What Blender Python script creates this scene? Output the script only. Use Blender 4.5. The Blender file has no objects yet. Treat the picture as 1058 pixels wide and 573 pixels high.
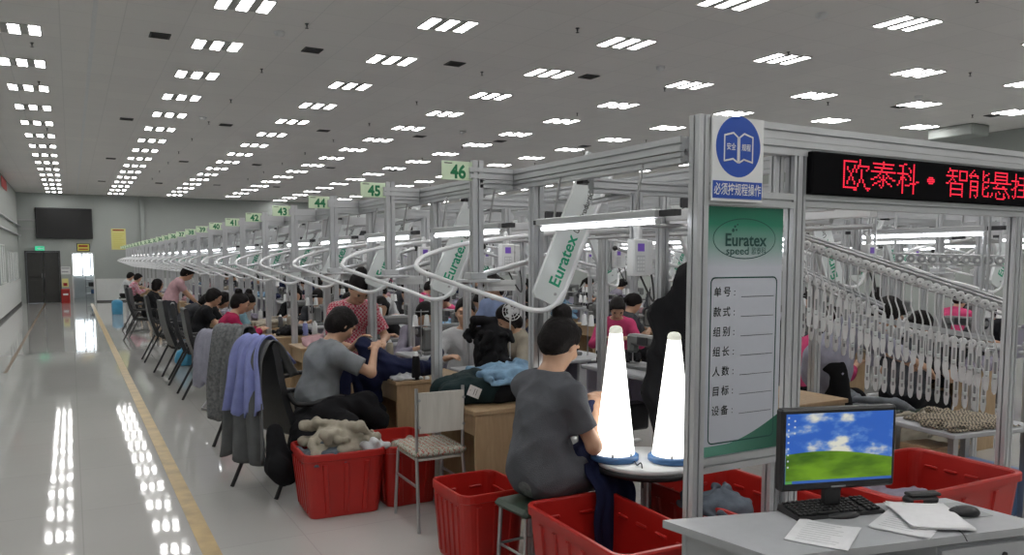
import bpy, bmesh, math, random
import numpy as np
from mathutils import Vector, Matrix, Euler
random.seed(7); rng = np.random.default_rng(7)
sc = bpy.context.scene
COL = sc.collection
PI = math.pi
V = Vector
ORD = ['first','second','third','fourth','fifth','sixth','seventh','eighth','ninth','tenth','eleventh','twelfth','thirteenth',
       'fourteenth','fifteenth','sixteenth','seventeenth','eighteenth','nineteenth','twentieth','twenty-first','twenty-second',
       'twenty-third','twenty-fourth','twenty-fifth','twenty-sixth','twenty-seventh','twenty-eighth']

# ------------------------------------------------------------------ materials
M = {}
def mat(name, col, rough=.5, metal=0., noise=0., nscale=8., bump=0., bscale=60., spec=.5, emit=None, estr=0., alpha=1., trans=0.):
    m = bpy.data.materials.new(name); m.use_nodes = True
    nt = m.node_tree; N = nt.nodes; L = nt.links
    b = N['Principled BSDF']
    b.inputs['Base Color'].default_value = (*col, 1)
    b.inputs['Roughness'].default_value = rough
    b.inputs['Metallic'].default_value = metal
    b.inputs['Specular IOR Level'].default_value = spec
    if emit: 
        b.inputs['Emission Color'].default_value = (*emit, 1); b.inputs['Emission Strength'].default_value = estr
    if trans: b.inputs['Transmission Weight'].default_value = trans
    if alpha < 1: b.inputs['Alpha'].default_value = alpha
    if noise or bump:
        tc = N.new('ShaderNodeTexCoord')
    if noise:
        n = N.new('ShaderNodeTexNoise'); n.inputs['Scale'].default_value = nscale; n.inputs['Detail'].default_value = 4
        L.new(tc.outputs['Object'], n.inputs['Vector'])
        r = N.new('ShaderNodeValToRGB')
        r.color_ramp.elements[0].position = .3; r.color_ramp.elements[1].position = .7
        r.color_ramp.elements[0].color = (*[c*(1-noise) for c in col], 1)
        r.color_ramp.elements[1].color = (*[min(1, c*(1+noise)) for c in col], 1)
        L.new(n.outputs['Fac'], r.inputs['Fac']); L.new(r.outputs['Color'], b.inputs['Base Color'])
    if bump:
        n2 = N.new('ShaderNodeTexNoise'); n2.inputs['Scale'].default_value = bscale; n2.inputs['Detail'].default_value = 3
        L.new(tc.outputs['Object'], n2.inputs['Vector'])
        bp = N.new('ShaderNodeBump'); bp.inputs['Strength'].default_value = bump; bp.inputs['Distance'].default_value = .01
        L.new(n2.outputs['Fac'], bp.inputs['Height']); L.new(bp.outputs['Normal'], b.inputs['Normal'])
    M[name] = m
    return m
def nodes(m): return m.node_tree.nodes, m.node_tree.links, m.node_tree.nodes['Principled BSDF']

mat('alu', (.58,.59,.61), .40, .6, noise=.06, nscale=3)
mat('alu_dark', (.05,.05,.055), .6, .3)
mat('steel', (.42,.42,.43), .35, .8)
mat('white_plastic', (.74,.75,.76), .4, noise=.03)
mat('tube_white', (.78,.79,.81), .28, noise=.02)
mat('board_white', (.70,.74,.74), .35, noise=.02)
mat('grey_plastic', (.30,.31,.32), .5, noise=.05)
mat('dark_plastic', (.018,.018,.02), .42, noise=.1)
mat('black_rubber', (.012,.012,.013), .6)
mat('red_plastic', (.42,.016,.012), .36, noise=.08, nscale=5)
mat('red_dark', (.30,.012,.01), .5)
mat('blue_plastic', (.06,.16,.36), .4, noise=.08)
mat('cyan_plastic', (.07,.33,.55), .35, noise=.08)
mat('green_sign', (.70,.84,.62), .5)
mat('green_ink', (.01,.20,.075), .5)
mat('green_text', (.015,.33,.18), .5)
mat('black_ink', (.02,.025,.025), .5)
mat('teal_ink', (.01,.07,.06), .5)
mat('blue_ink', (.015,.075,.42), .45)
mat('white_ink', (.78,.79,.80), .5)
mat('purple', (.24,.12,.62), .4)
mat('skin', (.55,.33,.22), .5, noise=.05, nscale=12)
mat('lip', (.36,.12,.10), .45)
mat('hair', (.010,.008,.008), .6, noise=.3, nscale=60, bump=.4, bscale=90, spec=.15)
mat('eye', (.01,.008,.008), .2)
mat('wall_paint', (.35,.375,.36), .65, noise=.02, nscale=2)
mat('wall_white', (.66,.68,.67), .5, noise=.02)
mat('door_dark', (.035,.035,.033), .45, noise=.1)
mat('trim_dark', (.06,.06,.06), .5)
mat('yellow', (.62,.55,.10), .5)
mat('pale_yellow', (.70,.66,.25), .55)
mat('grey_desk', (.40,.41,.43), .38, noise=.03, nscale=20)
mat('table_grey', (.42,.43,.45), .4, noise=.03)
mat('lilac_panel', (.42,.40,.50), .5, noise=.03)
mat('machine', (.16,.165,.165), .35, noise=.05)
mat('machine_dark', (.03,.03,.035), .4, noise=.1)
mat('leather', (.018,.019,.022), .42, noise=.15, bump=.25, bscale=120)
mat('paper', (.74,.74,.76), .7, noise=.03, nscale=30)
mat('exit_green', (.02,.4,.2), .4, emit=(.1,.9,.5), estr=.5)
mat('lamp', (.9,.9,.9), .5, emit=(1,.985,.96), estr=26)
mat('tube_lamp', (.9,.9,.9), .5, emit=(.95,.97,1), estr=9)
mat('cone_lamp', (.9,.9,.88), .4, emit=(1,1,.95), estr=2.6)
mat('led_black', (.006,.006,.007), .9, spec=.05)
mat('cap_glow', (.8,.82,.74), .4, emit=(1,1,.85), estr=.35)
mat('led_red', (.3,.01,.02), .5, emit=(1,.015,.05), estr=1.5)
mat('daylight', (.9,.95,1), .5, emit=(.85,.93,1), estr=4.5)
mat('glass_pane', (.55,.58,.58), .08, noise=.02)
mat('ceiling_frame', (.45,.45,.44), .6)
mat('vent', (.05,.05,.05), .6)
mat('banner_red', (.45,.02,.02), .6)
mat('green_seat', (.03,.05,.035), .5, noise=.15)
mat('blue_shade', (.08,.12,.30), .5)

def fabric(name, col, rough=.85, noise=.10, nscale=14, bump=.35):
    return mat(name, col, rough, noise=noise, nscale=nscale, bump=bump, bscale=240, spec=.2)
fabric('f_greytunic', (.10,.104,.118)); fabric('f_greytee', (.215,.23,.25)); fabric('f_navy', (.012,.016,.05))
fabric('f_black', (.010,.010,.012)); fabric('f_magenta', (.36,.015,.075)); fabric('f_lilac', (.26,.29,.58))
fabric('f_greyjkt', (.13,.135,.14)); fabric('f_cream', (.38,.345,.28)); fabric('f_ltblue', (.20,.33,.47), noise=.25)
fabric('f_dkgreen', (.010,.022,.024)); fabric('f_white', (.55,.56,.58)); fabric('f_lavender', (.31,.31,.38))
fabric('f_pink', (.52,.33,.36)); fabric('f_hotpink', (.55,.06,.17)); fabric('f_denim', (.11,.13,.16), noise=.25)
fabric('f_greydenim', (.20,.215,.24), noise=.25); fabric('f_cyan', (.20,.34,.40)); fabric('f_charcoal', (.045,.047,.055)); fabric('f_blueshirt', (.28,.36,.58))
fabric('f_heather', (.16,.165,.17), noise=.35, nscale=40); fabric('f_purplegrey', (.25,.23,.29))
def checks(name, a, b_, s):
    m = fabric(name, a); N, L, b = nodes(m)
    tc = N.new('ShaderNodeTexCoord'); c = N.new('ShaderNodeTexChecker'); c.inputs['Scale'].default_value = s
    c.inputs['Color1'].default_value = (*a,1); c.inputs['Color2'].default_value = (*b_,1)
    L.new(tc.outputs['Object'], c.inputs['Vector']); L.new(c.outputs['Color'], b.inputs['Base Color'])
checks('f_pinkcheck', (.50,.05,.10), (.62,.40,.42), 55); checks('f_plaid', (.50,.10,.16), (.55,.45,.50), 30)
checks('f_print', (.42,.36,.27), (.09,.08,.07), 70)
def cushion_mat():
    m = fabric('f_knit', (.5,.48,.42)); N, L, b = nodes(m)
    tc = N.new('ShaderNodeTexCoord'); w = N.new('ShaderNodeTexWave'); w.inputs['Scale'].default_value = 9; w.inputs['Distortion'].default_value = 6
    w.inputs['Detail Scale'].default_value = 6
    r = N.new('ShaderNodeValToRGB'); r.color_ramp.interpolation = 'CONSTANT'
    e = r.color_ramp.elements; e[0].color = (.5,.47,.42,1); e[1].position = .30; e[1].color = (.03,.16,.06,1)
    e.new(.6).color = (.55,.52,.47,1); e.new(.9).color = (.36,.05,.04,1)
    L.new(tc.outputs['Object'], w.inputs['Vector']); L.new(w.outputs['Fac'], r.inputs['Fac']); L.new(r.outputs['Color'], b.inputs['Base Color'])
cushion_mat()
def wood(name, a, c):
    m = mat(name, a, .45); N, L, b = nodes(m)
    tc = N.new('ShaderNodeTexCoord'); mp = N.new('ShaderNodeMapping'); mp.inputs['Scale'].default_value = (9, 9, 1.1)
    n = N.new('ShaderNodeTexNoise'); n.inputs['Scale'].default_value = 4; n.inputs['Detail'].default_value = 6; n.inputs['Distortion'].default_value = .8
    r = N.new('ShaderNodeValToRGB'); r.color_ramp.elements[0].position = .3; r.color_ramp.elements[1].position = .75
    r.color_ramp.elements[0].color = (*a,1); r.color_ramp.elements[1].color = (*c,1)
    L.new(tc.outputs['Object'], mp.inputs['Vector']); L.new(mp.outputs['Vector'], n.inputs['Vector'])
    L.new(n.outputs['Fac'], r.inputs['Fac']); L.new(r.outputs['Color'], b.inputs['Base Color'])
wood('wood', (.34,.23,.13), (.43,.305,.18)); wood('wood_seat', (.50,.49,.45), (.60,.59,.55))
def floor_mat():
    m = mat('floor_epoxy', (.50,.495,.48), .05); N, L, b = nodes(m)
    tc = N.new('ShaderNodeTexCoord')
    n = N.new('ShaderNodeTexNoise'); n.inputs['Scale'].default_value = .7; n.inputs['Detail'].default_value = 5
    r = N.new('ShaderNodeValToRGB'); r.color_ramp.elements[0].color = (.45,.445,.43,1); r.color_ramp.elements[1].color = (.52,.515,.50,1)
    L.new(tc.outputs['Object'], n.inputs['Vector']); L.new(n.outputs['Fac'], r.inputs['Fac'])
    br = N.new('ShaderNodeTexBrick'); br.offset = 0; br.inputs['Scale'].default_value = 1
    br.inputs['Brick Width'].default_value = 1.2; br.inputs['Row Height'].default_value = 1.2; br.inputs['Mortar Size'].default_value = .004
    br.inputs['Color1'].default_value = (1,1,1,1); br.inputs['Color2'].default_value = (.97,.97,.97,1); br.inputs['Mortar'].default_value = (.86,.86,.86,1)
    L.new(tc.outputs['Object'], br.inputs['Vector'])
    mx = N.new('ShaderNodeMix'); mx.data_type = 'RGBA'; mx.blend_type = 'MULTIPLY'; mx.inputs['Factor'].default_value = 1
    L.new(r.outputs['Color'], mx.inputs[6]); L.new(br.outputs['Color'], mx.inputs[7]); L.new(mx.outputs[2], b.inputs['Base Color'])
    n2 = N.new('ShaderNodeTexNoise'); n2.inputs['Scale'].default_value = 7; n2.inputs['Detail'].default_value = 1
    L.new(tc.outputs['Object'], n2.inputs['Vector'])
    n3 = N.new('ShaderNodeTexNoise'); n3.inputs['Scale'].default_value = 45; n3.inputs['Detail'].default_value = 1
    L.new(tc.outputs['Object'], n3.inputs['Vector'])
    ad = N.new('ShaderNodeMath'); ad.operation = 'MULTIPLY_ADD'; ad.inputs[1].default_value = .05
    L.new(n3.outputs['Fac'], ad.inputs[0]); L.new(n2.outputs['Fac'], ad.inputs[2])
    bp = N.new('ShaderNodeBump'); bp.inputs['Strength'].default_value = .10; bp.inputs['Distance'].default_value = .004
    L.new(ad.outputs[0], bp.inputs['Height']); L.new(bp.outputs['Normal'], b.inputs['Normal'])
    b.inputs['IOR'].default_value = 1.6
floor_mat()
def ceil_mat():
    m = mat('ceiling_tile', (.8,.79,.78), .85); N, L, b = nodes(m)
    tc = N.new('ShaderNodeTexCoord'); mp = N.new('ShaderNodeMapping'); mp.inputs['Rotation'].default_value = (0,0,0)
    br = N.new('ShaderNodeTexBrick'); br.offset = 0; br.inputs['Scale'].default_value = 1
    br.inputs['Brick Width'].default_value = .6; br.inputs['Row Height'].default_value = .6; br.inputs['Mortar Size'].default_value = .006
    br.inputs['Color1'].default_value = (.83,.815,.80,1); br.inputs['Color2'].default_value = (.80,.785,.775,1); br.inputs['Mortar'].default_value = (.73,.72,.71,1)
    L.new(tc.outputs['Object'], mp.inputs['Vector']); L.new(mp.outputs['Vector'], br.inputs['Vector']); L.new(br.outputs['Color'], b.inputs['Base Color'])
ceil_mat()
def poster_mat():      # printed sheet: dark green band at the top fading to white
    m = mat('poster_print', (.6,.62,.68), .4); N, L, b = nodes(m)
    tc = N.new('ShaderNodeTexCoord'); sp = N.new('ShaderNodeSeparateXYZ'); r = N.new('ShaderNodeValToRGB')
    mr = N.new('ShaderNodeMapRange'); mr.inputs['From Min'].default_value = .874; mr.inputs['From Max'].default_value = 1.918
    e = r.color_ramp.elements; e[0].position = 0; e[0].color = (.55,.57,.64,1); e[1].position = 1; e[1].color = (.004,.13,.075,1)
    e.new(.76).color = (.55,.57,.64,1); e.new(.84).color = (.27,.41,.38,1); e.new(.93).color = (.02,.21,.13,1)
    L.new(tc.outputs['Object'], sp.inputs[0]); L.new(sp.outputs['Z'], mr.inputs['Value']); L.new(mr.outputs[0], r.inputs['Fac']); L.new(r.outputs['Color'], b.inputs['Base Color'])
poster_mat()
def swoosh_mat():      # printed green swoosh, lighter towards its left tip
    m = mat('swoosh_print', (.02,.2,.12), .4); N, L, b = nodes(m)
    tc = N.new('ShaderNodeTexCoord'); sp = N.new('ShaderNodeSeparateXYZ'); r = N.new('ShaderNodeValToRGB')
    mr = N.new('ShaderNodeMapRange'); mr.inputs['From Min'].default_value = 2.262; mr.inputs['From Max'].default_value = 2.70
    e = r.color_ramp.elements; e[0].color = (.13,.36,.27,1); e[1].color = (.004,.10,.06,1)
    L.new(tc.outputs['Object'], sp.inputs[0]); L.new(sp.outputs['X'], mr.inputs['Value']); L.new(mr.outputs[0], r.inputs['Fac']); L.new(r.outputs['Color'], b.inputs['Base Color'])
swoosh_mat()
def screen_mats():
    m = mat('screen_sky', (0,0,0), .3); N, L, b = nodes(m)
    tc = N.new('ShaderNodeTexCoord'); mp = N.new('ShaderNodeMapping'); mp.inputs['Scale'].default_value = (1,1,2.0)
    n = N.new('ShaderNodeTexNoise'); n.inputs['Scale'].default_value = 9; n.inputs['Detail'].default_value = 5
    r = N.new('ShaderNodeValToRGB'); e = r.color_ramp.elements
    e[0].position = .46; e[0].color = (.03,.12,.50,1); e[1].position = .64; e[1].color = (.72,.72,.62,1); e.new(.53).color = (.09,.22,.58,1)
    L.new(tc.outputs['Object'], mp.inputs[0]); L.new(mp.outputs[0], n.inputs['Vector']); L.new(n.outputs['Fac'], r.inputs['Fac'])
    L.new(r.outputs['Color'], b.inputs['Emission Color']); b.inputs['Emission Strength'].default_value = .85
    m = mat('screen_hill', (0,0,0), .3); N, L, b = nodes(m)
    tc = N.new('ShaderNodeTexCoord'); n = N.new('ShaderNodeTexNoise'); n.inputs['Scale'].default_value = 6; n.inputs['Detail'].default_value = 3
    mp = N.new('ShaderNodeMapping'); mp.inputs['Scale'].default_value = (1,1,3)
    r = N.new('ShaderNodeValToRGB'); e = r.color_ramp.elements; e[0].position = .3; e[0].color = (.02,.075,.004,1); e[1].position = .65; e[1].color = (.16,.33,.015,1)
    L.new(tc.outputs['Object'], mp.inputs[0]); L.new(mp.outputs[0], n.inputs['Vector']); L.new(n.outputs['Fac'], r.inputs['Fac'])
    L.new(r.outputs['Color'], b.inputs['Emission Color']); b.inputs['Emission Strength'].default_value = .85
    mat('screen_bar', (0,0,0), .3, emit=(.04,.13,.45), estr=.8); mat('screen_icon', (0,0,0), .3, emit=(.6,.65,.7), estr=.8)
    mat('screen_start', (0,0,0), .3, emit=(.1,.35,.08), estr=.8)
screen_mats()

# ------------------------------------------------------------------ mesh builder
def rot_to(d):
    d = V(d).normalized()
    return d.to_track_quat('Z', 'Y').to_matrix()
class MB:
    def __init__(s): s.v = []; s.f = []; s.m = []; s.sm = []
    def add(s, vs, fs, m, smooth=False, T=None):
        o = len(s.v)
        s.v += [tuple(T @ V(p)) for p in vs] if T is not None else [tuple(p) for p in vs]
        s.f += [tuple(i+o for i in f) for f in fs]; s.m += [m]*len(fs); s.sm += [smooth]*len(fs)
        return s
    def merge(s, o, T=None):
        k = len(s.v); s.v += [tuple(T @ V(p)) for p in o.v] if T is not None else o.v
        s.f += [tuple(i+k for i in f) for f in o.f]; s.m += o.m; s.sm += o.sm; return s
    def box(s, lo, hi, m, bev=0., T=None):
        x0,y0,z0 = lo; x1,y1,z1 = hi
        b = min(bev, .45*min(abs(x1-x0), abs(y1-y0), abs(z1-z0)))
        if b <= 0:
            vs = [(x,y,z) for x in (x0,x1) for y in (y0,y1) for z in (z0,z1)]
            fs = [(0,1,3,2),(4,6,7,5),(0,4,5,1),(2,3,7,6),(0,2,6,4),(1,5,7,3)]
            return s.add(vs, fs, m, T=T)
        vs = []; idx = {}
        for i,x in enumerate((x0,x1)):
            for j,y in enumerate((y0,y1)):
                for k,z in enumerate((z0,z1)):
                    sx,sy,sz = (b if i==0 else -b),(b if j==0 else -b),(b if k==0 else -b)
                    idx[i,j,k,0] = len(vs); vs.append((x,y+sy,z+sz))
                    idx[i,j,k,1] = len(vs); vs.append((x+sx,y,z+sz))
                    idx[i,j,k,2] = len(vs); vs.append((x+sx,y+sy,z))
        fs = []
        for i in (0,1):
            q = [idx[i,0,0,0],idx[i,1,0,0],idx[i,1,1,0],idx[i,0,1,0]]; fs.append(tuple(q if i else q[::-1]))
            q = [idx[0,i,0,1],idx[1,i,0,1],idx[1,i,1,1],idx[0,i,1,1]]; fs.append(tuple(q[::-1] if i else q))
            q = [idx[0,0,i,2],idx[1,0,i,2],idx[1,1,i,2],idx[0,1,i,2]]; fs.append(tuple(q if i else q[::-1]))
        for i in (0,1):
            for j in (0,1):
                f = (1 if (i+j)%2 else -1)
                q = [idx[i,j,0,0],idx[i,j,0,1],idx[i,j,1,1],idx[i,j,1,0]]; fs.append(tuple(q[::f]))
                q = [idx[i,0,j,0],idx[i,0,j,2],idx[i,1,j,2],idx[i,1,j,0]]; fs.append(tuple(q[::-f]))
                q = [idx[0,i,j,1],idx[0,i,j,2],idx[1,i,j,2],idx[1,i,j,1]]; fs.append(tuple(q[::f]))
                for k in (0,1):
                    q = [idx[i,j,k,0],idx[i,j,k,1],idx[i,j,k,2]]; fs.append(tuple(q[::(1 if (i+j+k)%2 else -1)]))
        return s.add(vs, fs, m, T=T)
    def cyl(s, a, b, r, m, r2=None, n=12, cap=True, smooth=True):
        a = V(a); b = V(b); R = rot_to(b-a); r2 = r if r2 is None else r2
        vs = [a + R @ V((r*math.cos(2*PI*i/n), r*math.sin(2*PI*i/n), 0)) for i in range(n)] + [b + R @ V((r2*math.cos(2*PI*i/n), r2*math.sin(2*PI*i/n), 0)) for i in range(n)]
        s.add(vs, [(i,(i+1)%n,n+(i+1)%n,n+i) for i in range(n)], m, smooth)
        if cap: s.add(vs, [tuple(range(n))[::-1], tuple(range(n,2*n))], m)
        return s
    def tube(s, pts, r, m, n=8, sub=0, closed=False):
        pts = [V(p) for p in pts]
        if sub: pts = spline(pts, sub, closed)
        k = len(pts); vs = []; up = None
        for i,p in enumerate(pts):
            t = ((pts[(i+1)%k] - pts[i-1]) if closed else (pts[min(i+1,k-1)] - pts[max(i-1,0)])).normalized()
            if up is None:
                up = V((0,0,1)) if abs(t.z) < .9 else V((0,1,0))
            x = up.cross(t).normalized() if up.cross(t).length > 1e-4 else V((1,0,0)); up = t.cross(x).normalized()
            rr = r[i] if isinstance(r, (list,tuple)) else r
            vs += [p + rr*(x*math.cos(2*PI*j/n) + up*math.sin(2*PI*j/n)) for j in range(n)]
        fs = []
        for i in range(k if closed else k-1):
            a = i*n; b = ((i+1)%k)*n
            fs += [(a+j, a+(j+1)%n, b+(j+1)%n, b+j) for j in range(n)]
        s.add(vs, fs, m, True)
        if not closed: s.add(vs, [tuple(range(n))[::-1], tuple(range((k-1)*n, k*n))], m)
        return s
    def lathe(s, prof, m, c=(0,0,0), n=24, R=None):
        vs = []; c = V(c)
        for r,z in prof:
            for j in range(n):
                p = V((r*math.cos(2*PI*j/n), r*math.sin(2*PI*j/n), z)); vs.append(c + (R @ p if R is not None else p))
        fs = [(i*n+j, i*n+(j+1)%n, (i+1)*n+(j+1)%n, (i+1)*n+j) for i in range(len(prof)-1) for j in range(n)]
        s.add(vs, fs, m, True)
        s.add(vs, [tuple(range(n))[::-1], tuple(range((len(prof)-1)*n, len(prof)*n))], m); return s
    def prism(s, poly, o, X, Y, Z, h, m):     # polygon in the plane o + u X + v Y, extruded by h along Z
        o,X,Y,Z = V(o),V(X),V(Y),V(Z); n = len(poly)
        vs = [o + X*u + Y*v for u,v in poly] + [o + X*u + Y*v + Z*h for u,v in poly]
        fs = [(i,(i+1)%n,n+(i+1)%n,n+i) for i in range(n)] + [tuple(range(n))[::-1], tuple(range(n,2*n))]
        return s.add(vs, fs, m)
    def prof(s, a, b, w, h, m='alu', side=None, g=.009, dp=.010):    # slotted aluminium profile from a to b, w across side, h across the other way
        a = V(a); b = V(b); Z = (b-a).normalized()
        X = V(side) if side else (V((1,0,0)) if abs(Z.x) < .5 else V((0,1,0)))
        X = (X - Z*X.dot(Z)).normalized(); Y = Z.cross(X)
        def edge(L):
            k = max(1, round(L/.045)); p = []
            for i in range(k):
                c = -L/2 + (i+.5)*L/k; p += [(c-g/2,0),(c-g/2,dp),(c+g/2,dp),(c+g/2,0)]
            return p
        poly = []
        poly += [(-w/2,-h/2)] + [(u,-h/2+d) for u,d in edge(w)]
        poly += [(w/2,-h/2)] + [(w/2-d,u) for u,d in edge(h)]
        poly += [(w/2,h/2)] + [(-u,h/2-d) for u,d in edge(w)]
        poly += [(-w/2,h/2)] + [(-w/2+d,-u) for u,d in edge(h)]
        return s.prism(poly, a, X, Y, Z, (b-a).length, m)
    def sph(s, c, r, m, n=10, R=None):
        r = (r,r,r) if isinstance(r,(int,float)) else r
        k = n; c = V(c); vs = []; fs = []
        for i in range(1,k):
            for j in range(2*k):
                p = V((r[0]*math.sin(PI*i/k)*math.cos(PI*j/k), r[1]*math.sin(PI*i/k)*math.sin(PI*j/k), r[2]*math.cos(PI*i/k)))
                vs.append(c + (R @ p if R is not None else p))
        vs += [c + (R @ V((0,0,r[2])) if R is not None else V((0,0,r[2]))), c - (R @ V((0,0,r[2])) if R is not None else V((0,0,r[2])))]
        w = 2*k
        fs = [(i*w+j, (i+1)*w+j, (i+1)*w+(j+1)%w, i*w+(j+1)%w) for i in range(k-2) for j in range(w)]
        fs += [(len(vs)-2, j, (j+1)%w) for j in range(w)] + [(len(vs)-1, (k-2)*w+(j+1)%w, (k-2)*w+j) for j in range(w)]
        return s.add(vs, fs, m, True)
    def text(s, body, size, o, X, Y, m, align='C', bold=0., sx=1., lift=.0012):
        vs, fs, w = text_geo(body, bold)
        o,X,Y = V(o),V(X),V(Y); Z = X.cross(Y)
        off = {'C': w/2, 'L': 0, 'R': w}[align]
        return s.add([o + X*((x-off)*size*sx) + Y*((y-.35)*size) + Z*lift for x,y in vs], fs, m)
    def mesh(s, name):
        me = bpy.data.meshes.new(name); me.from_pydata(s.v, [], s.f)
        names = []
        for x in s.m:
            if x not in names: names.append(x)
        for x in names: me.materials.append(M[x])
        ix = {x:i for i,x in enumerate(names)}
        me.polygons.foreach_set('material_index', [ix[x] for x in s.m]); me.polygons.foreach_set('use_smooth', s.sm)
        me.update(); return me
_tc = {}
def text_geo(body, bold):
    if (body,bold) in _tc: return _tc[body,bold]
    c = bpy.data.curves.new('glyphs', 'FONT'); c.body = body; c.offset = bold; c.resolution_u = 3
    o = bpy.data.objects.new('glyphs', c); COL.objects.link(o)
    me = o.evaluated_get(bpy.context.evaluated_depsgraph_get()).to_mesh()
    vs = [tuple(v.co[:2]) for v in me.vertices]; fs = [tuple(p.vertices) for p in me.polygons]
    bpy.data.objects.remove(o); bpy.data.curves.remove(c)
    x0 = min(v[0] for v in vs); w = max(v[0] for v in vs) - x0
    _tc[body,bold] = ([(x-x0,y) for x,y in vs], fs, w); return _tc[body,bold]
def spline(P, sub, closed=False):
    out = []; k = len(P)
    g = (lambda i: P[i%k]) if closed else (lambda i: P[max(0,min(k-1,i))])
    for i in range(k if closed else k-1):
        p0,p1,p2,p3 = g(i-1),g(i),g(i+1),g(i+2)
        for q in range(sub):
            t = q/sub
            out.append(.5*((2*p1) + (p2-p0)*t + (2*p0-5*p1+4*p2-p3)*t*t + (3*p1-p0-3*p2+p3)*t**3))
    if not closed: out.append(P[-1])
    return out

# ------------------------------------------------------------------ objects
def link(name, me, parent=None):
    o = bpy.data.objects.new(name, me); COL.objects.link(o)
    if parent is not None: o.parent = parent
    return o
def tag(o, label, cat, group=None, kind=None):
    o['label'] = label; o['category'] = cat
    if group: o['group'] = group
    if kind: o['kind'] = kind
    return o
def to_me(x, name): return x.mesh(name) if isinstance(x, MB) else x
def thing(name, label, cat, parts, loc=(0,0,0), rz=0, group=None):
    """parts: list of (part_name, MB or mesh[, sub-parts list]); one part and no sub-parts -> a single mesh object."""
    if len(parts) == 1 and len(parts[0]) == 2:
        r = link(name, to_me(parts[0][1], name))
    else:
        r = link(name, None); r.empty_display_size = .1
        for p in parts:
            c = link(p[0], to_me(p[1], p[0]), r)
            for q in (p[2] if len(p) > 2 else []): link(q[0], to_me(q[1], q[0]), c)
    r.location = loc; r.rotation_euler = (0,0,rz)
    return tag(r, label, cat, group)
def dup(root, loc=None, rz=None, label=None, group=None):
    r = root.copy(); COL.objects.link(r)
    if loc is not None: r.location = loc
    if rz is not None: r.rotation_euler = (0,0,rz)
    if label: r['label'] = label
    if group: r['group'] = group
    for ch in root.children:
        c = ch.copy(); COL.objects.link(c); c.parent = r
        for g in ch.children:
            d = g.copy(); COL.objects.link(d); d.parent = c
    return r
def struct(name, mb):
    o = link(name, to_me(mb, name)); o['kind'] = 'structure'; return o
def B(lo, hi, m, bev=0.): return MB().box(lo, hi, m, bev)

# ------------------------------------------------------------------ signed-distance modelling (bodies, clothes, heaps)
class SDF:
    HR = None
    def __init__(s): s.p = []
    def cone(s, a, b, ra, rb, k=.02): s.p.append(('c', np.array(a,float), np.array(b,float), ra, rb, k)); return s
    def ell(s, c, r, R=None, k=.02):
        if R is not None and R is SDF.HR: r = [q*1.1 for q in r]
        s.p.append(('e', np.array(c,float), np.array(r,float), None if R is None else np.array(R), k)); return s
    def bbox(s):
        lo = np.full(3, 1e9); hi = -lo
        for p in s.p:
            if p[0] == 'c':
                r = max(p[3],p[4]); lo = np.minimum(lo, np.minimum(p[1],p[2])-r); hi = np.maximum(hi, np.maximum(p[1],p[2])+r)
            else:
                r = p[2].max() if p[3] is not None else p[2]; lo = np.minimum(lo, p[1]-r); hi = np.maximum(hi, p[1]+r)
        return lo, hi
    def grid(s, h, pad=.03):
        lo, hi = s.bbox(); lo = lo-pad-h; hi = hi+pad+h
        n = np.ceil((hi-lo)/h).astype(int)+1
        ax = [lo[i]+h*np.arange(n[i]) for i in range(3)]
        D = np.full(n, .2, np.float32)
        for p in s.p:
            if p[0] == 'c':
                r = max(p[3],p[4]); l = np.minimum(p[1],p[2])-r-.06; u = np.maximum(p[1],p[2])+r+.06; k = p[5]
            else:
                r = p[2].max(); l = p[1]-r-.06; u = p[1]+r+.06; k = p[4]
            i0 = np.clip(np.floor((l-lo)/h).astype(int), 0, n-1); i1 = np.clip(np.ceil((u-lo)/h).astype(int)+1, 1, n)
            X,Y,Z = np.meshgrid(*[ax[i][i0[i]:i1[i]] for i in range(3)], indexing='ij')
            P = np.stack([X,Y,Z], -1)
            if p[0] == 'c':
                ba = p[2]-p[1]; pa = P-p[1]; L2 = max((ba*ba).sum(), 1e-9)
                t = np.clip((pa@ba)/L2, 0, 1); d = np.linalg.norm(pa - t[...,None]*ba, axis=-1) - (p[3] + t*(p[4]-p[3]))
            else:
                q = P-p[1]
                if p[3] is not None: q = q @ p[3]
                k0 = np.linalg.norm(q/p[2], axis=-1); k1 = np.linalg.norm(q/(p[2]**2), axis=-1)
                d = np.where(k0 < 1e-6, -p[2].min(), k0*(k0-1)/np.maximum(k1,1e-9))
            sl = tuple(slice(i0[i],i1[i]) for i in range(3)); o = D[sl]
            hh = np.maximum(k-np.abs(o-d), 0)/k
            D[sl] = np.minimum(o,d) - hh*hh*k*.25
        return D, ax, lo
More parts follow.
